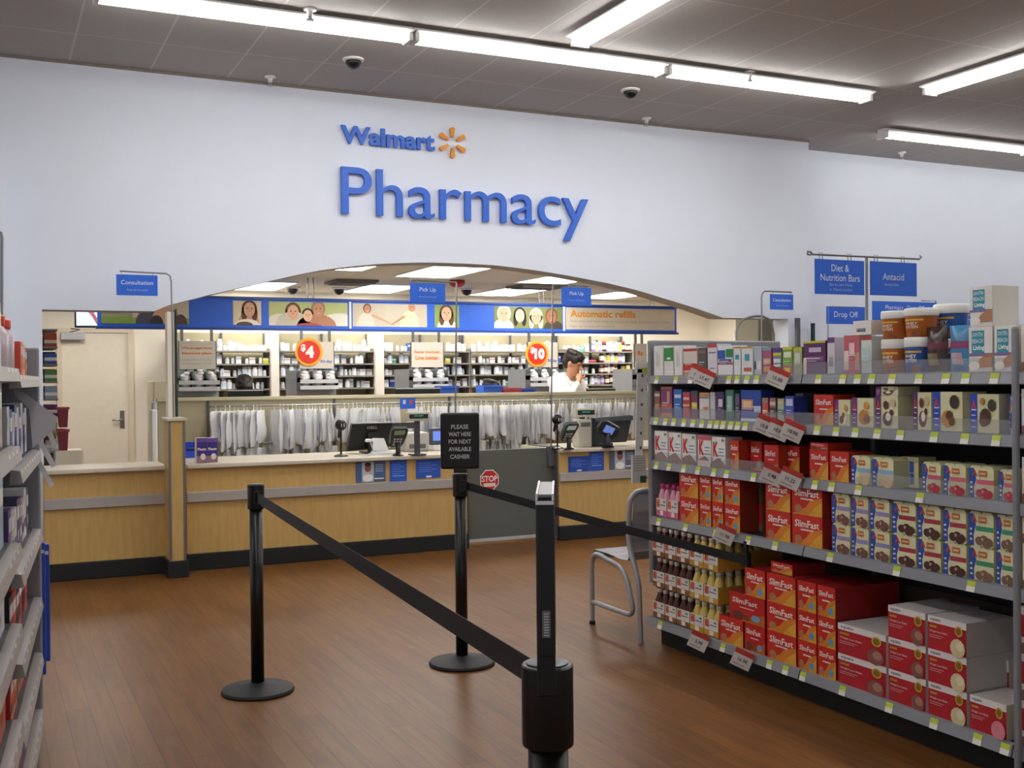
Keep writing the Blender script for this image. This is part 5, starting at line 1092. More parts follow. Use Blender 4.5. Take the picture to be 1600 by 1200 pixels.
o, zt1 = item(0, 1333, 1362, 500, strips('#ebe8e2', (.2, .2, .7, .45, '#6f6f78')), '#e2dfd8', 'wl', 'white_carton', 'small white carton resting on the pink slimming box', zbase=PX(1346, 523, XF+.012).z-.001, ybase=522, depth=.07)
def lab_tub(px0, px1, yt, yb, body, label, zb, dx, back=False):
    X = XF+dx; y, w_ = span(px0, px1, yb, X); h = PX((px0+px1)/2, yt, X).z-PX((px0+px1)/2, yb, X).z; r = w_/2
    t = empty('protein_tub', (X+r, y, zb+.0006), label, 'tub', RZ)
    m = MB(); bm_ = mat(body, .35); m.lathe([(r*.82, 0), (r*.86, .004), (r*.95, h*.68), (r*.97, h*.72)], bm_, 24)
    for k, (tt, hh) in enumerate((('WHEY', .42), ('PROTEIN', .3))):
        vs, fs = text_data(tt, .02, 0, 1); x0 = min(v.x for v in vs); x1 = max(v.x for v in vs); y1 = max(v.y for v in vs); WW = r*1.1
        pts = []
        for v in vs:
            u = (v.x-x0)/(x1-x0)-.5; an = u*WW/(r); zz = h*(hh+.1*v.y/y1); rr = r*(.86+.13*zz/h)+.0015; pts.append((rr*math.sin(an), -rr*math.cos(an), zz))
        m.add(pts, fs, mat('#f3ead8', .5))
    for s0, s1, z0, z1, cc in ((-.9, .9, .56, .62, '#e6b840'), (.1, .8, .04, .2, '#8a4a22')):
        n = 8; vs = []
        for i in range(n+1):
            an = s0+(s1-s0)*i/n
            for zz in (z0*h, z1*h): rr = r*(.86+.13*zz/h)+.0012; vs.append((rr*math.sin(an), -rr*math.cos(an), zz))
        m.add(vs, [(2*i, 2*i+2, 2*i+3, 2*i+1) for i in range(n)], mat(cc, .4))
    m.build('tub_body', t); MB().lathe([(r, h*.72), (r*1.02, h*.74), (r*1.02, h*.95), (r*.97, h)], WHITE, 28).build('lid', t); return zb+h
z = ROWZ[0]
za = lab_tub(1367, 1401, 524, 577, '#b9652c', 'orange protein tub under the upper orange tubs', z, .02); zb_ = lab_tub(1402, 1438, 520, 576, '#2c58a8', 'blue whey protein tub beneath an orange tub', z, .02)
lab_tub(1366, 1401, 479, 523, '#b4622a', 'orange protein tub stacked on orange tub nearest aqua box', za+.001, .02); lab_tub(1401, 1441, 476, 521, '#b4622a', 'orange whey protein tub stacked on the blue tub', zb_+.001, .02)
zc = lab_tub(1446, 1489, 532, 585, '#3a62b0', 'white-lidded blue tub behind the brown snack pouch', z, .17); lab_tub(1446, 1489, 476, 530, '#2c58a8', 'blue tub with white lid stacked behind the snack pouches', zc+.001, .17)
def pouch(px0, px1, yt, yb, c1, c2, c3, label, ri=0, zb=None, X=None, rz=RZ, name='snack_pouch', cat='pouch', w_=None, h=None, y=None):
    if X is None: X = XF+.03
    if w_ is None: y, w_ = span(px0, px1, yb, X); h = PX((px0+px1)/2, yt, X).z-PX((px0+px1)/2, yb, X).z
    m = MB(); nx, nz = 8, 12; vs = []; fs = []
    for side in (-1, 1):
        for j in range(nz+1):
            for i in range(nx+1):
                u, v = i/nx, j/nz; th = .032*math.sin(math.pi*u)**.6*math.sin(math.pi*min(1, v*.92+.08))**.7 if 0 < i < nx else 0
                vs.append(((u-.5)*w_*(1-.08*math.sin(math.pi*v))+.002*math.sin(12*v), side*(th+.0015)+.033, v*h))
    n = (nx+1)*(nz+1)
    for s2 in range(2):
        for j in range(nz):
            for i in range(nx): a = s2*n+j*(nx+1)+i; f = (a, a+1, a+nx+2, a+nx+1); fs.append((f if s2 == 0 else f[::-1], c1 if j > 9 or j < 1 else c2 if 5 < j < 8 else c3 if (1 < i < 6 and 1 < j < 5) else c1))
    b0 = len(m.v); m.v += [Vector(v) for v in vs]
    for f, c in fs: m.f.append(tuple(b0+k for k in f)); m.mi.append(m._m(mat(c, .25))); m.sm.append(True)
    o = m.build(name, None, (X, y, (ROWZ[ri] if zb is None else zb)+.001), rz); return tag(o, label, cat)
pouch(1439, 1473, 505, 577, '#3d2a24', '#6d2438', '#8a7a5a', 'dark brown chip pouch on the top shelf'); pouch(1475, 1512, 504, 578, '#3f86b4', '#8a3a68', '#c8a8b8', 'sky blue chip pouch on the top shelf')
o, zs = item(0, 1514, 1552, 513, dz_sb, '#e2ded6', 'sb', 'meal_bar_box', 'white and teal meal bar box beside the blue pouch', depth=.14); item(0, 1554, 1589, 511, dz_sb, '#e2ded6', 'sb', 'meal_bar_box', 'white and teal meal bar box beside the shelf divider', depth=.14)
item(0, 1516, 1552, 449, dz_sb, '#e2ded6', 'sb2', 'meal_bar_box', 'white and teal meal bar box stacked on the other two', depth=.14, zbase=zs+.001, ybase=512)
# second shelf
T2 = [(1023, 1032, 609, strips('#8a5a4c', (0, .3, 1, .5, '#b87a5c'), (0, .8, 1, .9, '#d8c8b8')), '#6c4a40', 'narrow brown supplement box at the far end'),
 (1033, 1051, 602, strips('#7a3f72', (0, .93, 1, 1, '#b8643c'), (.55, .5, .8, .85, '#d09a7c'), (0, .3, 1, .45, '#c0683c'), (0, 0, 1, .14, '#c8806a')), '#693860', 'purple and orange supplement box'),
 (1053, 1066, 606, strips('#2a68b4', (.1, .7, .9, .82, '#b8d4f0'), (.1, .3, .9, .4, '#6a9ad0')), '#2a5ca0', 'bright blue supplement box'),
 (1067, 1079, 610, strips('#b8384a', (0, .45, 1, .55, '#c8a83c'), (.1, .7, .9, .8, '#e8b8b8')), '#a03444', 'crimson supplement box with gold band'),
 (1080, 1091, 608, strips('#7a2c60', (.1, .35, .9, .58, '#d0cc2c'), (0, .8, 1, 1, '#44444c')), '#6a2854', 'plum box with yellow burst'),
 (1093, 1109, 611, strips('#dcdcda', (0, .86, 1, .98, '#c88a2c'), (.4, .36, .9, .48, '#d8843c'), (0, .8, 1, .84, '#2a3a78')), '#c8c8c8', 'white box with gold top band'),
 (1110, 1118, 610, strips('#c9c4cc'), '#bcb8c0', 'thin pale lilac box'),
 (1120, 1132, 609, strips('#432460', (.25, .5, .8, .74, '#d8d0e0')), '#3c2054', 'deep purple box with white circle'),
 (1134, 1147, 606, strips('#3c7c68', (.2, .3, .8, .8, '#a8c8b8')), '#346c5a', 'sea green supplement box'),
 (1149, 1156, 612, strips('#6a5a78', (.1, .3, .9, .6, '#3c3c50')), '#54486a', 'slim dusky violet box'),
 (1158, 1190, 606, strips('#2a4ca4', (.05, .38, .6, .7, '#d8906a'), (.12, .44, .52, .64, '#e8c8a0'), (.66, .3, 1, .5, '#c8d0e8'), (0, 0, 1, .1, '#d8dce8')), '#24408c', 'large blue box with orange square'),
 (1191, 1201, 618, strips('#c8484c', (0, .8, 1, 1, '#8a7a6a'), (.1, .4, .9, .5, '#e0c86a')), '#a8404a', 'small red and tan box near the price flags'),
 (1203, 1213, 618, strips('#8a6a64', (0, .35, 1, .6, '#4c3430'), (0, .7, 1, .85, '#d0b8a8')), '#6c544c', 'small brown box near the price flags'),
 (1215, 1226, 619, strips('#a8b4ac', (0, .35, 1, .55, '#5c7a68'), (.1, .8, .9, .9, '#c8c86a')), '#98a49c', 'small grey-green box near the price flags'),
 (1227, 1241, 615, strips('#3c4fae', (.1, .65, .9, .9, '#c8d0f0'), (0, .1, 1, .3, '#b0506a')), '#34449a', 'violet-blue box near the price flags')]
for (a, b, yt, fn, side, lab) in T2: item(1, a, b, yt, fn, side, lab, 'supplement_box', lab, depth=.08)
item(1, 1243, 1256, 613, strips('#8a8288', (0, 0, 1, .4, '#c8c0b8')), '#7a7278', 'gb', 'supplement_box', 'dim grey-mauve box set back near the gap', depth=.08, dx=.14)
T2b = [(1272, 1303, 612, dz_slim, '#c0341e', 'slim', 'orange-red meal bar box next to the gap', .13), (1304, 1329, 620, dz_bar1, '#d8d4b0', 'b1', 'cream bar box with purple stripe and marshmallow bar', .13), (1331, 1366, 617, dz_bar2, '#d8d4b0', 'b2', 'cream bar box with purple stripe and caramel nut bar', .13),
 (1368, 1404, 613, dz_bar3, '#d8d4b0', 'b3', 'tall cream bar box with purple stripe and chocolate bar', .13), (1427, 1456, 607, dz_bar3, '#d8d4b0', 'b3b', 'cream bar box with coconut bar beside the blue-striped ones', .13), (1458, 1505, 606, dz_bar4, '#dcd8b6', 'b4', 'cream bar box with blue stripe and oat bar', .13), (1516, 1562, 609, dz_bar5, '#dcd8b6', 'b5', 'cream bar box with blue stripe and dark chocolate bar', .13), (1577, 1588, 612, dz_bar5, '#2147b4', 'b6', 'partly seen blue bar box against the divider', .13)]
for (a, b, yt, fn, side, key, lab, d_) in T2b: item(1, a, b, yt, fn, side, key, 'snack_bar_box', lab, depth=d_)
item(1, 1406, 1421, 618, dz_bar3, '#d8d4b0', 'b3c', 'snack_bar_box', 'set-back cream bar box in the purple-striped run', depth=.1, dx=.08)
item(1, 1368, 1404, 598, dz_bar3, '#d8d4b0', 'b3d', 'snack_bar_box', 'cream bar box lying on top of the tall purple-striped one', depth=.12, zbase=PX(1386, 613, XF+.012).z-PX(1386, 664, XF+.012).z+ROWZ[1]+.001, ybase=612)
# third shelf
for k, (a, b, yt, fn) in enumerate(((1023, 1044, 667, dz_k), (1045, 1065, 669, dz_k), (1066, 1088, 671, dz_k), (1091, 1112, 673, dz_kp), (1113, 1134, 675, dz_k))):
    item(2, a, b, yt, fn, '#d4cfc8', ('k', fn is dz_k), 'cereal_bar_box', ['white cereal bar box with red K, closest to the end panel', 'white cereal bar box with red K, second from the end panel', 'white cereal bar box with red K, middle of five', 'cereal bar box with red K and pink top', 'white cereal bar box with red K, beside the orange packs'][k], depth=.11)
for k, (a, b, yt, yb, lab, fn) in enumerate(((1141, 1155, 680, 722, 'single orange meal bar pack beside the K boxes', dz_slim), (1173, 1191, 684, 708, 'set-back short orange meal bar pack', dz_slimd), (1194, 1217, 687, 731, 'red meal bar pack set in the shelf gap', dz_slimd), (1221, 1250, 690, 735, 'red shake mix pack behind the price flags', dz_slim))):
    item(2, a, b, yt, fn, '#b8341e', ('s3', k), 'meal_bar_box', lab, depth=.1, dx=.02+.06*(k % 2))
item(2, 1265, 1295, 692, dz_slim, '#c0341e', 's3c', 'meal_bar_box', 'tall orange meal bar box beginning the shelf beyond the flags', depth=.14); item(2, 1297, 1327, 695, dz_slim, '#c0341e', 's3c', 'meal_bar_box', 'tall orange meal bar box beside the shake cartons', depth=.14)
item(2, 1266, 1294, 681, dz_slimd, '#c0341e', 's3e', 'meal_bar_box', 'orange meal bar box lying on the tall orange one', depth=.14, zbase=ROWZ[2]+PX(1280, 692, XF+.012).z-PX(1280, 739, XF+.012).z+.001, ybase=691)
for k, (a, b, yt, fn, lab) in enumerate(((1330, 1361, 701, dz_shb, 'pale shake carton with light blue band beside the orange boxes'), (1363, 1397, 703, dz_shb, 'pale shake carton with light blue band before the gap'), (1441, 1471, 709, dz_shr, 'shake carton with pink band, first after the gap'), (1474, 1510, 711, dz_shr, 'shake carton with pink band, second after the gap'), (1514, 1554, 714, dz_shr, 'shake carton with pink band, third after the gap'), (1561, 1589, 719, dz_shr, 'shake carton with pink band against the divider'))):
    item(2, a, b, yt, fn, '#d6d3a6', ('c3', k), 'shake_carton', lab, 'carton', .12, 'carton')
item(2, 1408, 1436, 706, strips('#d8d6a8', (.5, .1, .75, .85, '#3c5cae')), '#d0cea0', 'c3x', 'shake_carton', 'set-back shake carton turned sideways in the gap', 'carton', .1, dx=.1)
# fourth shelf
def bottle_pack(y, z, x, w_, h, nx, ny, body, cap, sleeve, label, group=None, rz=RZ):
    t = empty('bottled_shake_pack', (x, y, z+.0006), label, 'bottle pack', rz, group); r = w_/nx/2*.94; d = 2*r*ny/.94
    for i in range(nx):
        for j in range(ny):
            bx = -w_/2+w_/nx*(i+.5); by = r/.94*(2*j+1)
            m = MB(); m.lathe([(r*.9, 0), (r, .004), (r, h*.62), (r*.55, h*.82), (r*.5, h*.86)], mat(body, .3), 12, c=(bx, by, 0)); b = m.build('bottle', t)
            m = MB(); m.lathe([(r*.58, h*.86), (r*.58, h*.99), (r*.5, h)], mat(cap, .4), 12, c=(bx, by, 0)); m.build('cap', b)
    s = MB(); q = D(w_, h*.6); a, hh = w_/2+.001, h*.57
    s.box(-a, a, -.002, 0, h*.05, hh, mat('#ddd8d0', .5)); s.box(a, a+.001, -.002, d, h*.05, hh, mat(sleeve, .5)); s.box(-a-.001, -a, -.002, d, h*.05, hh, mat(sleeve, .5))
    s.quad((-w_*.45, -.0028, h*.3), (w_*.3, 0, 0), (0, 0, h*.24), mat('#c9704c', .5)); s.text('K', (-w_*.42, -.0034, h*.32), XA, ZA, w_*.2, h*.18, mat('#b8302c', .5), .04); s.ell((w_*.3, -.003, h*.48), (w_*.1, 0, 0), (0, 0, h*.04), mat('#5a8a6a', .5)); s.quad((-w_*.1, -.003, h*.36), (w_*.5, 0, 0), (0, 0, h*.03), mat('#4a5490', .5)); s.quad((-a, -.0029, h*.05), (2*a, 0, 0), (0, 0, h*.17), mat(sleeve, .5))
    s.quad((-w_*.12, -.0034, h*.07), (w_*.3, 0, 0), (0, 0, h*.14), mat('#efe6da', .5)); s.build('sleeve', t); return t
_bp = {}
def bpack(key, y, z, x, label, group, *a):
    if key not in _bp: _bp[key] = bottle_pack(y, z, x, *a, label, group); return _bp[key]
    return dup(_bp[key], (x, y, z+.0006), None, label, group)
xf = XF+.012
for k, (a, b) in enumerate(((1026, 1042), (1043, 1060))):
    y, w_ = span(a, b, 803, xf); h = PX(1040, 751, xf).z-PX(1040, 803, xf).z
    bpack('pink', y, ROWZ[3], xf, 'pink-topped bottled shake pack '+('against the end panel' if k == 0 else 'beside the red shake boxes')+' on fourth shelf', None, w_, h, 2, 3, '#e2a0b8', '#d04c84', '#d56a92')
for (a, b, fn, d_, nm) in ((1062, 1092, dz_slim, .11, 'first'), (1093, 1112, dz_slimb, .11, 'second'), (1113, 1131, dz_slimb, .11, 'third'), (1132, 1157, dz_slimb, .11, 'fourth')):
    mx = (a+b)/2; yb = BASEY[3](mx); y, w_ = span(a, b, yb, xf); h = .138
    me = pack(fn, w_, h, d_, '#8a3020', ('s4', nm))
    for tr in (0, 1): put(me, 'shake_multipack', y, ROWZ[3]+tr*(h+.001), xf, f'{nm} red shake multipack from the pink bottles, {("lower", "upper")[tr]} layer', 'box')
CB = mat('#8a6a44', .7); 
for tr in (0, 1):
    a = span(1150, 1192, 826, xf+.12); m = MB(); m.box(-a[1]/2, a[1]/2, 0, .16, 0, .14, mat('#7d5c3c', .7)); m.quad((-a[1]*.1, -.001, .04), (a[1]*.6, 0, 0), (0, 0, .1), mat('#a8242c', .5)) if tr == 0 else m.ell((0, -.001, .08), (a[1]*.3, 0, 0), (0, 0, .04), mat('#b89064', .6))
    tag(m.build('open_shipper_box', None, (xf+.12, a[0], ROWZ[3]+.001+tr*.142), RZ), f'brown open shipper box set back on fourth shelf, {("lower", "upper")[tr]} one', 'box')
for ci, (a, b) in enumerate(((1197, 1236), (1238, 1286))):
    mx = (a+b)/2; yb = BASEY[3](mx)+4; y, w_ = span(a, b, yb, xf); h = .143
    me = pack(dz_slim, w_, h, .22, '#a82a24', ('s4b', ci))
    for tr in (0, 1): put(me, 'shake_multipack', y, ROWZ[3]+tr*(h+.001), xf, f'large red shake multipack {("beside the brown shipper box", "beside the cream shake cartons")[ci]}, {("lower", "upper")[tr]} layer', 'box')
cols4 = [(1300, 1329, dz_shp, 'purple'), (1331, 1358, dz_shp, 'purple'), (1360, 1391, dz_shp, 'purple'), (1394, 1432, dz_shm, 'maroon'), (1434, 1471, dz_shm, 'maroon'), (1474, 1511, dz_shm, 'maroon'), (1514, 1554, dz_shg, 'green'), (1557, 1589, dz_shg, 'green')]
for ci, (a, b, fn, cn) in enumerate(cols4):
    yb = BASEY[3]((a+b)/2)+2; y, w_ = span(a, b, yb, xf); h = .132; me = carton(fn, w_, h, .15, '#d8d5a8', ('s4c', ci)); cnt = ci if ci < 3 else ci-3 if ci < 6 else ci-6
    for tr in (0, 1): put(me, 'shake_carton', y, ROWZ[3]+tr*(h+.001), xf, f'{ORD[cnt]} {cn}-banded shake carton from the far end, {("lower", "upper")[tr]} tier of fourth shelf', 'carton')
# bottom shelf
xb_ = XF-.03+.012; H5 = .172
for ci, (a, b) in enumerate(((1021, 1039), (1040, 1057), (1058, 1078), (1079, 1100), (1101, 1123))):
    brown = ci < 3; yb = 965+.39*((a+b)/2-1020); y, w_ = span(a, b, yb, xb_)
    for tr in range(3):
        for dp in range(1 if ci < 4 else 3):
            key = ('br' if brown else 'ye', ci)
            x = xb_+dp*.12; nm = 'chocolate' if brown else 'vanilla'
            lab = f'{ORD[ci if brown else ci-3]} {nm} bottled shake pack from the end panel, {("bottom", "middle", "top")[tr]} layer'
            if dp: lab = f'{nm} bottled shake pack {("behind", "far behind")[dp-1]} the last stack, {("bottom", "middle", "top")[tr]} layer'
            bpack(key, y, ROWZ[4]+tr*(H5+.001), x, lab, None, w_, H5-.002, 2, 3, '#4a241c' if brown else '#d6bf6a', '#e9e2da', '#8a5a3c' if brown else '#c99a34')
def s5(a, b, z0, h, fn, key, lab, name='shake_multipack', depth=.24, dx=0, side='#961c1c', yb=None):
    mx = (a+b)/2; yb = 965+.39*(mx-1020) if yb is None else yb; y, w_ = span(a, b, yb, xb_+dx); put(pack(fn, w_, h, depth, side, key), name, y, z0, xb_+dx, lab, 'box')
z = ROWZ[4]; h = .137
s5(1124, 1162, z, h, dz_slim, 'p1', 'red shake multipack beside the vanilla bottles, bottom of its stack'); s5(1164, 1196, z, h, dz_slimd, 'p2', 'dark red shake multipack, second along the bottom shelf, lowest')
s5(1141, 1196, z+h+.001, h, dz_slimd, 'p3', 'wide red shake multipack lying across the two lowest ones'); s5(1165, 1197, z+2*h+.002, h, dz_slimb, 'p4', 'small red shake multipack topping the wide one', depth=.2)
for tr in range(3): s5(1199, 1245, z+tr*(h+.001), h, dz_slim, 'p5', f'orange-red shake multipack in the second stack, {("bottom", "middle", "top")[tr]} layer')
s5(1206, 1240, z+3*h+.004, .05, dz_slim, 'p6', 'flat shake pack lying on top of the second stack', depth=.2, dx=.03)
for tr in range(3):
    s5(1247, 1277, z+tr*(h+.001), h, dz_slimb, 'p7', f'red shake multipack of the third stack, {("bottom", "middle", "top")[tr]} layer', depth=.36); s5(1278, 1307, z+tr*(h+.001), h, dz_slimb, 'p8', f'red shake multipack of the fourth stack, {("bottom", "middle", "top")[tr]} layer', depth=.38)
LB = mat('#5a9fd0', .4)
he = .1325
for tr in range(2): s5(1310, 1386, z+tr*(he+.001), he, dz_eq, 'e1', f'chocolate store-brand shake box beside the red multipacks, {("lower", "upper")[tr]}', 'shake_box', .3, side='#cfcac8')
for tr in range(3): s5(1389, 1448, z+tr*(he+.001), he, dz_eq, 'e2', f'chocolate store-brand shake box in the tall stack, {("bottom", "middle", "top")[tr]}', 'shake_box', .3, side='#cfcac8')
for tr in range(3): s5(1451, 1512, z+tr*(he+.001), he, dz_eqv, 'e3', f'vanilla store-brand shake box, {("bottom", "middle", "top")[tr]} of its stack of three', 'shake_box', .26, side='#c6c1c0')
s5(1516, 1574, z, he, dz_eqs, 'e4', 'strawberry store-brand shake box alone beside the divider', 'shake_box', .2, side='#cfcac8'); s5(1545, 1578, z+.0, he+.1, dz_eqs, 'e5', 'red-white shake box set back behind the strawberry one', 'shake_box', .12, dx=.22, side='#cfcac8', yb=1140)
# beyond the divider
for ri, n in ((0, 1), (1, 1), (2, 1), (3, 2), (4, 3)):
    for k in range(n):
        xx = xf if ri < 4 else xb_; put(pack(dz_k, .18, .17, .1, '#dcc890', 'kz'), 'cereal_bar_box', YN-.01-.09, ROWZ[ri]+k*.171, xx, f'K cereal bar box just beyond the divider on {SLN[ri]}'+(f', {("lowest", "second", "third")[k]} layer' if n > 1 else ''), 'box')
# price flags
def flag(px, py, ri, size, ang, price, label):
    xf_ = XF-.016-(.03 if ri == 4 else 0); p = PX(px, py, xf_-.0); w_, h = size
    t = empty('price_flag', (xf_-.004, p.y, p.z), label, 'price flag', 0)
    m = MB(); c, s = math.cos(R(ang)), math.sin(R(ang)); rx = Vector((c*.82, .18*-1, s)).normalized(); rx = Vector((.8*c, -.55*c, s)).normalized(); ux = Vector((-.8*s, .55*s, c)).normalized(); n = rx.cross(ux); o = -rx*w_*.5-ux*h*.5+Vector((-.05, 0, 0))
    m.prism([o, o+rx*w_, o+rx*w_+ux*h*.72, o+ux*h*.72], -n*.0015, mat('#d6d0cc', .5)); m.prism([o+ux*h*.72, o+rx*w_+ux*h*.72, o+rx*w_+ux*h, o+ux*h], -n*.0015, mat('#c23a30', .5))
    q = o+n*.001; m.text(price, q+rx*w_*.28+ux*h*.34, rx, ux, w_*.5, h*.2, mat('#3c3a3c', .5), .02); m.text('Rollback', q+rx*w_*.3+ux*h*.8, rx, ux, w_*.5, h*.1, mat('#e8b0a8', .5)) if False else None
    m.quad(q+rx*w_*.12+ux*h*.12, rx*w_*.6, ux*h*.06, mat('#9a9694', .5)); m.build('flag_card', t)
    m = MB(); m.box(-.012, .006, -.012, .012, -.012, .012, mat('#c8ccd0', .2, alpha=.6)); m.tube([(0, 0, 0), (-.03, 0, 0)], .003, WHITE, 6); m.build('clip', t)
FL = [(1101, 585, 0, '17.47', 'red and white price flag on the top shelf edge, rear one of overlapping two'), (1110, 590, 0, '17.47', 'red and white price flag on the top shelf edge, front one of overlapping two'), (1225, 590, 0, '15.88', 'red and white price flag on the top shelf edge below the lime box'),
      (1206, 664, 1, '15.88', 'price flag on second shelf edge, first of three under the brown boxes'), (1227, 671, 1, '10.88', 'price flag on second shelf edge, middle one of three'), (1249, 673, 1, '10.98', 'price flag on second shelf edge, last of three before the bay joint'),
      (1216, 741, 2, '5.98', 'price flag on third shelf edge under the red shake mix pack'), (1245, 747, 2, '11.22', 'price flag on third shelf edge just before the bay joint'), (1142, 834, 3, '11.98', 'price flag on fourth shelf edge under the red multipacks'),
      (1101, 1000, 4, '5.98', 'price flag on bottom shelf edge under the vanilla bottles'), (1170, 1028, 4, '16.98', 'price flag on bottom shelf edge under the red multipacks')]
for px, py, ri, pr, lab in FL: flag(px+4, py, ri, (.098, .088), -24, pr, lab)
# aisle sign over the shelving
YG = PX(1355, 500, XB+.02).y
S = lambda px, py: PY(px, py, YG+.0)
base = S(1355, 620); base.z = ROWZ[0]-.02
t = empty('aisle_sign_stand', (base.x, base.y, base.z), 'grey sign stand with blue Diet and Nutrition Bars and Antacid signs', 'sign stand')
L = lambda v: Vector(v)-base
MB().tube([(0, 0, 0), L(S(1354, 402))], .007, STEEL, 8).build('pole', t)
m = MB(); m.tube([L(S(1267, 398)), L(S(1262, 397.5)), L(S(1262, 393)), L(S(1266, 393.5)), L(S(1270, 397.3)), L(S(1432, 404.5)), L(S(1436, 405)), L(S(1440, 402)), L(S(1437, 399.5))], .005, STEEL, 8); m.build('cross_bar', t)
for (x0, y0, x1, y1, tx, sub) in ((1273.5, 408, 1349.5, 459, ('Diet &', 'Nutrition Bars'), ['Barras para Dieta', 'y Nutrición']), (1360, 411.5, 1431.5, 461, ('Antacid',), ['Antiácidos'])):
    a, b = L(S(x0, y1)), L(S(x1, y0)); W, H = b.x-a.x, b.z-a.z; m = MB(); m.box(a.x, b.x, -.003, .003, a.z, b.z, BLUE); lw = mat('#dfe6f8', .5); o = Vector((a.x, -.005, a.z))
    if len(tx) == 2: m.text(tx[0], o+XA*W*.32+ZA*H*.66, XA, ZA, W*.36, H*.2, lw, .005, False); m.text(tx[1], o+XA*W*.1+ZA*H*.38, XA, ZA, W*.8, H*.2, lw, .005, False)
    else: m.text(tx[0], o+XA*W*.25+ZA*H*.46, XA, ZA, W*.46, H*.2, lw, .005, False)
    for i, s in enumerate(sub): m.text(s, o+XA*W*.28+ZA*H*(.22-.14*i if len(tx) == 2 else .28), XA, ZA, W*(.46 if len(tx) == 2 else .32), H*.1, mat('#a9c0f0', .5), 0, False)
    m.build('sign_panel', t)
    for k in (.12, .7): h = MB(); h.tube([(a.x+W*k-.008, 0, b.z-.01), (a.x+W*k-.01, 0, b.z+.03), (a.x+W*k+.01, 0, b.z+.03), (a.x+W*k+.012, 0, b.z-.01)], .0022, STEEL, 5); h.build('hook', t)
# strip merchandiser on the gondola end
Ye = YF+.10
m = MB(); a, b, c_, d_ = PY(996, 577, Ye), PY(1011, 575, Ye), PY(1004, 712, Ye), PY(993, 712, Ye); m.prism([a, b, c_, d_], (0, .006, 0), mat('#dedcd8', .45))
for k in range(6): q = a.lerp(d_, (k+.5)/6)+(b-a)*.5; m.obox(q+Vector((0, -.002, 0)), (.006, 0, 0), (0, .001, 0), (0, 0, .008), GREYD)
m.box(a.x-.01, b.x+.03, Ye, Ye+.01, a.z-.02, a.z+.04, mat('#dedcd8', .45)); tag(m.build('hanging_strip'), 'long white perforated merchandising strip hanging on the shelving end', 'strip')
m = MB(); a, b = PY(987, 755, Ye-.02), PY(1008, 711, Ye-.02); m.box(a.x, b.x, Ye-.03, Ye-.015, a.z, b.z, mat('#cfcdca', .6))
for k in range(7): m.quad((a.x+.01, Ye-.0305, a.z+.07+k*.014), (b.x-a.x-.02, 0, 0), (0, 0, .004), mat('#8f8f90', .6))
m.quad((a.x+(b.x-a.x)*.55, Ye-.0306, a.z), ((b.x-a.x)*.45, 0, 0), (0, 0, .04), mat('#31503a', .6)); tag(m.build('coupon_pad'), 'white printed coupon pad with green corner on the strip end', 'pad')
m = MB(); a, b = PY(1003, 583, Ye), PY(1012, 576, Ye); m.box(a.x, b.x, Ye-.012, Ye-.004, a.z, b.z, TAGY); tag(m.build('yellow_price_tag'), 'tiny yellow price tag on the shelving end above the strip', 'price tag')

# ================================================================== MEDICINE AISLE SHELVING (at the photo's edge), local X runs along it, face toward -Y
AX, AY = .2, 5.08; AD = Vector((.089, 1, 0)).normalized(); AR = math.atan2(AD.y, AD.x)
lg = empty('side_aisle_shelving', (AX, AY, 0), 'grey store shelving with long price rails at the edge of the medicine aisle', 'shelving', AR)
def LP(u, v, z=0):    # local (along, depth behind face) -> world
    n = Vector((AD.y, -AD.x, 0)); return Vector((AX, AY, 0))+AD*u-n*v+Vector((0, 0, z))
FARZ = [1.56, 1.25, .915, .625, .39, .15]; NEARZ = [1.58, 1.33, 1.02, .76, .45, .15]
WP = mat('#9b9794', .4, name='pale_price_rail')
for (zs, u0, u1, pr) in ((FARZ, -1.2, -.01, .0), (NEARZ, -2.42, -1.21, .0)):
    for i, z in enumerate(zs):
        m = MB(); m.box(u0, u1, .03, .42, z-.025, z, GREYD); sh = m.build('shelf', lg)
        m = MB(); m.prism([(u0, .03, z), (u0, .0, z-.004), (u0, -.008, z-.045), (u0, .03, z-.05)], (u1-u0, 0, 0), WP); m.build('price_rail', sh)
        for k in range(8):
            if u0 > -1.3 or k > 4: m = MB(); uu = u0+.06+k*.14; m.add([(uu, -.0062, z-.04), (uu+.05, -.0062, z-.04), (uu+.05, -.0008, z-.006), (uu, -.0008, z-.006)], [(0, 1, 2, 3)], mat('#d8d6cc', .5)); m.build('price_tag', sh)
m = MB(); m.box(-2.42, .0, .42, .45, 0, 1.66, mat('#4a4744', .6)); m.build('back_panel', lg)
MB().box(-.0, .035, .0, .44, .1, 1.68, GREY, .008).build('end_panel', lg); MB().box(-2.4, 0, .06, .42, 0, .1, BLACKM).build('kick_plate', lg)
LC = ['#2a4a8c', '#d8d8da', '#7a6a58', '#c0392c', '#b8bec6', '#35356a', '#5a7a9a', '#d8902c', '#8a2430', '#2c2c30', '#3c7a54']
def lrow(zs, u0, u1, i, name, cols, hh, w_, where, cat='box'):
    u = u0; k = 0; z = zs[i]
    while u+w_ < u1:
        c = cols[k % len(cols)]; q = D(w_-.004, hh*(1-.06*(k % 3))); q.m.box(-(w_-.004)/2, (w_-.004)/2, 0, .12, 0, q.h, mat(c, .42)); q.rect(.1, .6, .9, .85, '#e6e4de' if k % 2 else '#c8ccd8'); q.rect(.15, .2, .7, .4, cols[(k+2) % len(cols)])
        p = LP(u+w_/2, .045, z+.001); o = q.m.build(name, None, p, AR); tag(o, f'{ORD[min(k, 11)]} {name.replace("_", " ")} toward the aisle end, {where}', cat); u += w_; k += 1
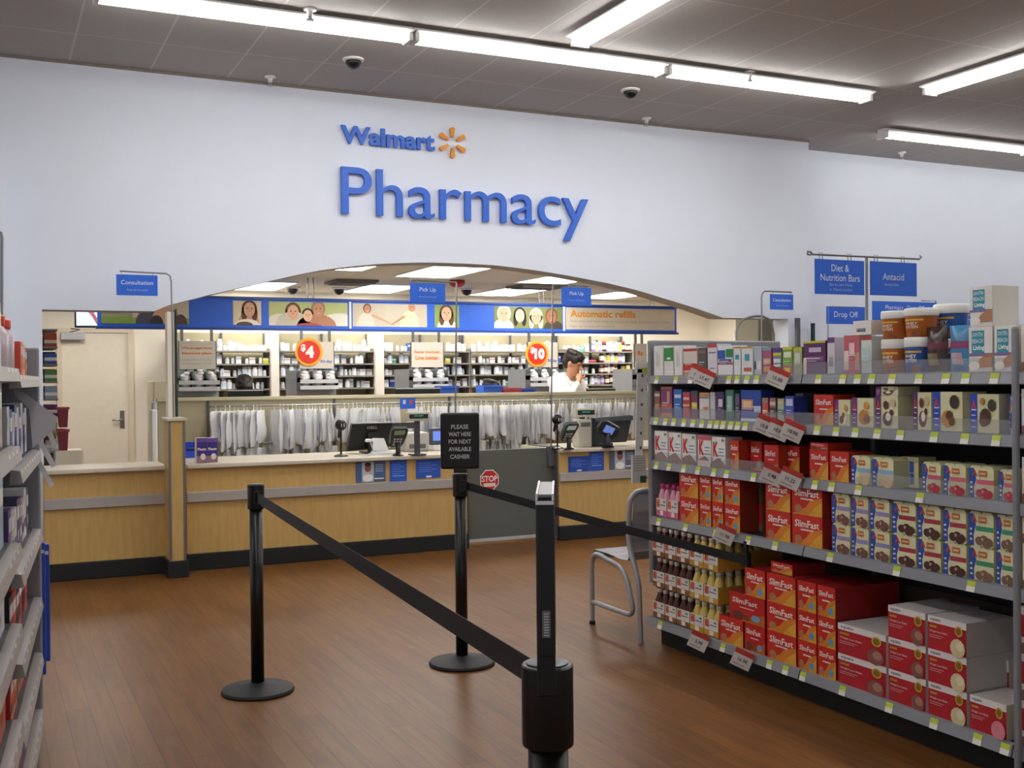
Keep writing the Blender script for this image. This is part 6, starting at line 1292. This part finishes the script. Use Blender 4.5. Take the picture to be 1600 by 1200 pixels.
pouch(0, 0, 0, 0, '#b9bcc2', '#8a5a6a', '#c8ccd2', 'clear silvery candy pouch on the side shelving top near the far end', zb=1.561, X=LP(-.55, .06).x, y=LP(-.55, .06).y, w_=.2, h=.12, rz=AR, name='candy_pouch')
for u, z, nm in ((-1.05, 1.561, 'upper'), (-.80, 1.561, 'lower')):
    p = LP(u, .1, z); t = empty('vitamin_jar', p, f'clear vitamin jar with orange lid on the side shelving top, {"nearer" if nm == "upper" else "farther"} one', 'jar', AR)
    MB().lathe([(.055, 0), (.06, .01), (.06, .13), (.045, .16)], mat('#b8a8b0', .2), 18).build('jar_body', t); MB().lathe([(.048, .16), (.05, .165), (.05, .19), (.045, .195)], mat('#d8482c', .4), 18).build('lid', t)
lrow(FARZ, -.42, -.02, 0, 'cough_drop_box', ['#c8442c', '#d8a02c', '#b8343a'], .13, .13, 'top shelf')
lrow(FARZ, -1.1, -.05, 1, 'first_aid_carton', ['#d0d2d6', '#2a4a9c', '#c8ccd2', '#30406a'], .2, .11, 'second shelf')
lrow(FARZ, -1.1, -.05, 2, 'remedy_bottle_carton', ['#5a4a8a', '#b8b0ac', '#dcdce0', '#35355a'], .19, .13, 'third shelf')
lrow(FARZ, -1.1, -.05, 3, 'black_red_package', ['#1c1c20', '#c02c30', '#26262a', '#b8282c'], .19, .15, 'fourth shelf')
lrow(FARZ, -1.1, -.05, 4, 'heat_wrap_box', ['#c8341e', '#d86a1c', '#3c4c34'], .16, .15, 'fifth shelf')
lrow(FARZ, -1.1, -.05, 5, 'orange_red_carton', ['#d8541c', '#c8a23c', '#c02c22', '#d8782c'], .18, .14, 'bottom shelf')
for i, (cs, hh, nm) in enumerate(((['#c8a8a8', '#b8b8be'], .2, 'soft_pack'), (['#a8907c', '#c8b8a8'], .2, 'tan_carton'), (['#c8bca0', '#9ab0c0'], .22, 'lotion_carton'), (['#6a4a7a', '#d0d0d6'], .17, 'medicine_carton_large'), (['#c85a2c', '#b84a24'], .24, 'orange_carton'), (['#8a5a4a', '#b0402c'], .24, 'brown_carton'))): lrow(NEARZ, -2.0, -1.25, i, nm, cs, hh, .18, f'near bay {ORD[i]} shelf')
# sign flag panels reaching into the aisle
YQ = 4.88
PLG = mat('#b2b0b6', .45, name='grey_sign_plastic')
m = MB(); pts = [PY(x, y, YQ) for x, y in ((16, 597), (90, 652), (86, 670), (51, 700), (46, 640), (24, 618))]; m.prism(pts, (0, .004, 0), PLG)
tag(m.build('shelf_sign_panel'), 'large grey triangular sign panel jutting into the aisle from side shelving', 'sign')
for i, (pp, lab) in enumerate(((((71, 671), (78, 665), (90, 698), (84, 704)), 'small white price card jutting out just below the grey sign panel'), (((59, 692), (66, 687), (88, 727), (80, 731)), 'small white price card jutting out, middle of three'), (((56, 723), (63, 719), (85, 757), (79, 763)), 'small white price card jutting out, lowest of three'))):
    m = MB(); m.prism([PY(x, y, YQ+.02*(i+1)) for x, y in pp], (0, .003, 0), mat('#cfcfd2', .45)); tag(m.build('jutting_price_card'), lab, 'price card')
# blue hanging panels at the end
for (x0, x1, y0, y1, dy, lab) in ((57, 70, 848, 1056, 0, 'long blue folded plastic panel hanging at the shelving end'), (69, 77, 850, 1034, .05, 'second shorter blue plastic panel hanging behind the first')):
    Y = 5.14+dy; a, b = PY(x0, y1, Y), PY(x1, y0, Y); m = MB(); m.box(a.x, b.x, Y, Y+.03, a.z, b.z, mat('#2448a8', .4), .004); m.box(a.x+.004, b.x-.004, Y-.002, Y, b.z-.045, b.z-.03, mat('#d0d8ea', .4)); m.box(a.x+.3*(b.x-a.x), a.x+.42*(b.x-a.x), Y-.003, Y, a.z+.02, b.z-.1, mat('#3c62c4', .3)); tag(m.build('blue_plastic_panel'), lab, 'panel')
# thin sign pole at the photo's edge
P = [PY(2, 600, 4.6), PY(2.5, 480, 4.6), PY(3, 372, 4.6), PY(1.5, 364, 4.6), PY(-6, 361, 4.6)]; m = MB(); P[0].z = 1.57; m.tube(P, .006, STEEL, 8); tag(m.build('side_sign_pole'), 'thin grey bent sign pole rising above the side shelving', 'pole')
